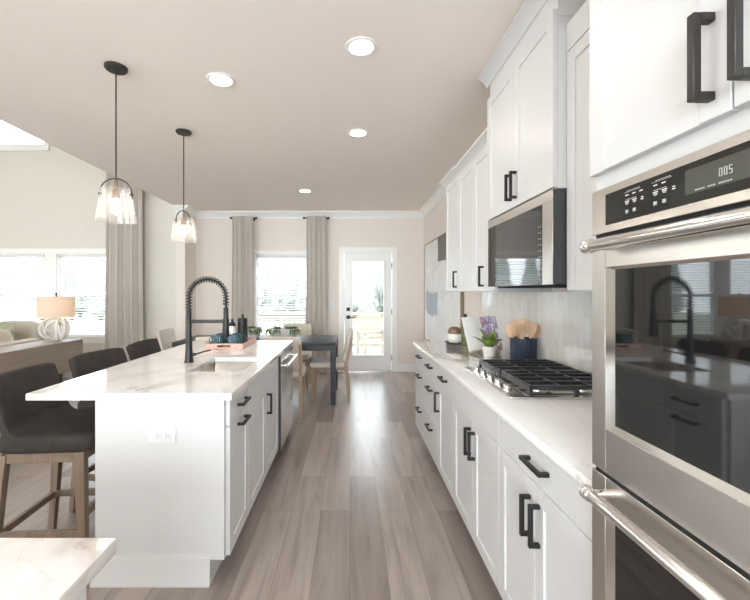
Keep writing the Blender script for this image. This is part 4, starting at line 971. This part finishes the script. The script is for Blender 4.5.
# ================================================================ ART on right wall
def art_mat():
    m = mat('abstract_wash', (0.7, 0.7, 0.7), 0.6); t, b = nt(m)
    tc = N(t, 'ShaderNodeTexCoord'); n = noise_n(t, tc.outputs['Object'], 1.6, 6, 0.6, 1.5)
    base = ramp(t, n, [(0.30, (0.56, 0.59, 0.62)), (0.42, (0.72, 0.73, 0.73)), (0.5, (0.80, 0.79, 0.77)), (0.62, (0.68, 0.69, 0.70)), (0.75, (0.78, 0.77, 0.75))])
    def block(y0, y1, z0, z1, soft, col, prev):
        sp = N(t, 'ShaderNodeSeparateXYZ'); ad = N(t, 'ShaderNodeVectorMath', operation='ADD'); nn = N(t, 'ShaderNodeTexNoise'); nn.inputs['Scale'].default_value = 3.5
        t.links.new(tc.outputs['Object'], nn.inputs['Vector']); sc2 = N(t, 'ShaderNodeVectorMath', operation='SCALE'); sc2.inputs['Scale'].default_value = soft
        t.links.new(nn.outputs['Color'], sc2.inputs[0]); t.links.new(tc.outputs['Object'], ad.inputs[0]); t.links.new(sc2.outputs[0], ad.inputs[1]); t.links.new(ad.outputs[0], sp.inputs[0])
        outs = []
        for ax, lo, hi in (('Y', y0, y1), ('Z', z0, z1)):
            c_ = N(t, 'ShaderNodeMath', operation='COMPARE'); c_.inputs[1].default_value = (lo+hi)/2+soft*0.5; c_.inputs[2].default_value = (hi-lo)/2; t.links.new(sp.outputs[ax], c_.inputs[0]); outs.append(c_.outputs[0])
        mu = N(t, 'ShaderNodeMath', operation='MULTIPLY'); t.links.new(outs[0], mu.inputs[0]); t.links.new(outs[1], mu.inputs[1])
        mx = N(t, 'ShaderNodeMix', data_type='RGBA'); t.links.new(mu.outputs[0], mx.inputs['Factor']); t.links.new(prev, mx.inputs['A']); mx.inputs['B'].default_value = (*col, 1); return mx.outputs['Result']
    c1 = block(-0.4, 1.15, 1.19, 1.7, 0.10, (0.17, 0.165, 0.155), base)
    c2 = block(1.15, 1.95, 0.44, 0.74, 0.26, (0.36, 0.40, 0.45), c1)
    t.links.new(c2, b.inputs['Base Color']); return m
M['art'] = art_mat()
ar_ = thing('wall_art', 'large abstract grey-blue canvas hanging on the right wall beyond the cabinets', 'picture', (XR-0.001, 4.30, 0.60))
MB().box(-0.034, 0, 0.012, 2.088, 0.012, 1.518).build('canvas', 'art', ar_)
MB().box(-0.040, 0, 0, 0.0115, 0, 1.53).box(-0.040, 0, 2.0885, 2.10, 0, 1.53).box(-0.040, 0, 0.0115, 2.0885, 0, 0.0115).box(-0.040, 0, 0.0115, 2.0885, 1.5185, 1.53).build('frame', 'oak', ar_)

# ================================================================ LIVING ROOM
co = thing('console_table', 'washed oak console table behind the sofa, carrying the ring lamp', 'console', (0, 0, 0))
MB().box(-3.86, -3.46, 2.2, 5.05, 0.735, 0.76, 0.002).box(-3.485, -3.46, 2.2, 5.05, 0.39, 0.7345).box(-3.86, -3.835, 2.2, 5.05, 0.39, 0.7345).box(-3.8345, -3.4855, 5.025, 5.05, 0.39, 0.7345).box(-3.8345, -3.4855, 2.2, 2.225, 0.39, 0.7345).build('case', 'console', co)
for y in (2.35, 4.72):
    for x in (-3.52, -3.80): MB().bar((x, y, 0), (x, y, 0.389), 0.035, 0.05).build('leg', 'iron', co)
MB().box(-3.82, -3.5, 2.36, 4.71, 0.372, 0.389).build('shelf', 'iron', co)
lp = thing('table_lamp', 'table lamp with a linen drum shade on interlocking white rings, on the console', 'lamp', (-3.66, 4.86, 0.7605))
for k, (rz, rx, cz, r_, ox) in enumerate(((0.15, 0.1, 0.160, 0.145, 0.0), (0.75, 0.15, 0.150, 0.135, -0.04), (-0.6, -0.1, 0.150, 0.135, 0.05), (1.25, 0.25, 0.128, 0.112, -0.02), (-1.1, 0.2, 0.125, 0.11, 0.03))):
    mt = Matrix.Translation((ox, 0, cz)) @ Matrix.Rotation(rz, 4, 'Z') @ Matrix.Rotation(PI/2+rx*0.5, 4, 'X')
    MB().tube([(r_*math.cos(2*PI*i/40), r_*math.sin(2*PI*i/40), 0) for i in range(40)], 0.0135, 12, closed=True, mtx=mt).build('ring', 'plaster', lp)
MB().tube([(0, 0, 0.30), (0, 0, 0.57)], 0.006, 10).lathe([(0.012, 0.57), (0.010, 0.585), (0.004, 0.60), (0, 0.60)], (0, 0, 0), 12).build('stem', 'bronze', lp)
MB().lathe([(0.196, 0.298), (0.190, 0.545), (0.187, 0.545), (0.193, 0.298), (0.196, 0.298)], (0, 0, 0), 48, cap=False).tube([(-0.188, 0, 0.543), (0.188, 0, 0.543)], 0.002, 6).build('lamp_shade', 'lshade', lp)
MB().lathe([(0, 0.36), (0.02, 0.365), (0.032, 0.41), (0.02, 0.45), (0, 0.46)], (0.03, 0, 0), 16).build('bulb', emis('lamp_bulb', (1, 0.75, 0.5), 14), lp)
sf = thing('sofa', 'oatmeal sofa with its back against the console table', 'sofa', (0, 0, 0))
MB().box(-4.85, -3.93, 2.45, 4.98, 0.10, 0.40, 0.03).box(-4.10, -3.93, 2.45, 4.98, 0.40, 0.78, 0.04).build('frame', 'sofa', sf)
for y in (2.52, 4.91):
    MB().box(-4.80, -4.11, y-0.07, y+0.07, 0.41, 0.62, 0.04).build('arm', 'sofa', sf)
    for x in (-4.78, -4.0): MB().bar((x, y, 0), (x, y, 0.10), 0.03, 0.05).build('leg', 'oak', sf)
for i in range(3):
    yy = 2.985+i*0.73
    MB().soft((-4.46, yy, 0.49), (0.68, 0.71, 0.17), 0.3).build('seat_cushion', 'sofa', sf)
    MB().soft((-4.20, yy, 0.75), (0.22, 0.70, 0.36), 0.45).build('back_cushion', 'sofa', sf)
sf2 = thing('sofa', 'second oatmeal sofa under the living room windows, only its rounded back in view', 'sofa', (0, 0, 0))
MB().box(-6.5, -4.48, 5.15, 5.98, 0.10, 0.40, 0.03).box(-6.5, -4.50, 5.80, 5.98, 0.40, 0.80, 0.05).build('frame', 'sofa', sf2)
for i in range(3): MB().soft((-4.83-i*0.66, 5.68, 0.76), (0.66, 0.24, 0.38), 0.5).build('back_cushion', 'sofa', sf2); MB().soft((-4.83-i*0.66, 5.40, 0.48), (0.64, 0.5, 0.15), 0.3).build('seat_cushion', 'sofa', sf2)
for x in (-6.4, -4.58):
    for y in (5.23, 5.9): MB().bar((x, y, 0), (x, y, 0.10), 0.03, 0.05).build('leg', 'oak', sf2)
tp = MB().soft((0, 0, 0), (0.42, 0.13, 0.40), 0.5, mtx=Matrix.Rotation(-0.25, 4, 'X')).build('throw_pillow', mottled('leaf_print_linen', (0.62, 0.58, 0.50), (0.20, 0.24, 0.12), 7, 0.9)); tp.location = (-4.80, 5.30, 0.76)
tag(tp, 'throw pillow with a green leaf print leaning on the window-side sofa', 'pillow')

# ================================================================ OUTSIDE
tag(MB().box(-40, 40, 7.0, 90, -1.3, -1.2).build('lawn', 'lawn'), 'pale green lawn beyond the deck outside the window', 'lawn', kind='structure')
dk = MB()
for i in range(19): dk.box(-3.0, 3.2, 6.84+i*0.145, 6.84+i*0.145+0.138, -0.07, -0.035)
tag(dk.build('deck', 'deck', smooth=False), 'raised timber deck outside the glass door', 'deck', kind='structure')
rl = thing('deck_railing', 'cream timber deck railing seen through the door and window', 'railing', (0, 9.45, -0.035))
MB().box(-3.0, 3.2, -0.07, 0.07, 0.86, 0.90).box(-3.0, 3.2, -0.02, 0.02, 0.76, 0.85).build('top_rail', 'deckrail', rl)
MB().box(-3.0, 3.2, -0.02, 0.02, 0.08, 0.16).build('bottom_rail', 'deckrail', rl)
b = MB()
for i in range(50): x = -2.95+i*0.124; b.box(x-0.016, x+0.016, -0.016, 0.016, 0.161, 0.759)
b.build('balusters', 'deckrail', rl)
for x in (-2.9, -0.9, 1.1, 3.1): MB().box(x-0.045, x+0.045, 0.075, 0.16, -1.1, 0.95).build('post', 'deckrail', rl)
oc = thing('deck_chair', 'slatted wooden deck chair outside the glass door', 'chair', (0.52, 8.2, -0.035), 0.25)
for sx in (-1, 1):
    MB().box(sx*0.29-0.025, sx*0.29+0.025, -0.30, -0.24, 0, 0.56).build('leg', 'deckrail', oc); MB().box(sx*0.29-0.025, sx*0.29+0.025, 0.26, 0.32, 0, 0.56).build('leg', 'deckrail', oc)
    MB().box(sx*0.30-0.05, sx*0.30+0.05, -0.34, 0.36, 0.561, 0.585, 0.004).build('armrest', 'deckrail', oc)
s = MB()
for i in range(6): s.box(-0.26, 0.26, -0.30+i*0.09, -0.23+i*0.09, 0.34-i*0.012, 0.36-i*0.012)
s.build('seat', 'deckrail', oc)
s = MB()
for i in range(6): s.box(-0.26, 0.26, 0.25+i*0.03, 0.27+i*0.03, 0.38+i*0.095, 0.45+i*0.095)
s.box(-0.265, -0.24, 0.27, 0.30, 0.3, 0.6); s.build('backrest', 'deckrail', oc)
rnd = random.Random(12)
for i in range(40):
    row = i % 2; x = -27+i*1.3+rnd.uniform(-0.15, 0.15); y = (34 if row == 0 else 37.5)+rnd.uniform(-0.6, 0.6); h = rnd.uniform(4.2, 8.4); r = rnd.uniform(0.85, 1.1)
    t = thing('evergreen_tree', 'haze-coloured evergreen tree in the row beyond the lawn outside', 'tree', (x, y, -1.2), 0, 'row of trees beyond the lawn')
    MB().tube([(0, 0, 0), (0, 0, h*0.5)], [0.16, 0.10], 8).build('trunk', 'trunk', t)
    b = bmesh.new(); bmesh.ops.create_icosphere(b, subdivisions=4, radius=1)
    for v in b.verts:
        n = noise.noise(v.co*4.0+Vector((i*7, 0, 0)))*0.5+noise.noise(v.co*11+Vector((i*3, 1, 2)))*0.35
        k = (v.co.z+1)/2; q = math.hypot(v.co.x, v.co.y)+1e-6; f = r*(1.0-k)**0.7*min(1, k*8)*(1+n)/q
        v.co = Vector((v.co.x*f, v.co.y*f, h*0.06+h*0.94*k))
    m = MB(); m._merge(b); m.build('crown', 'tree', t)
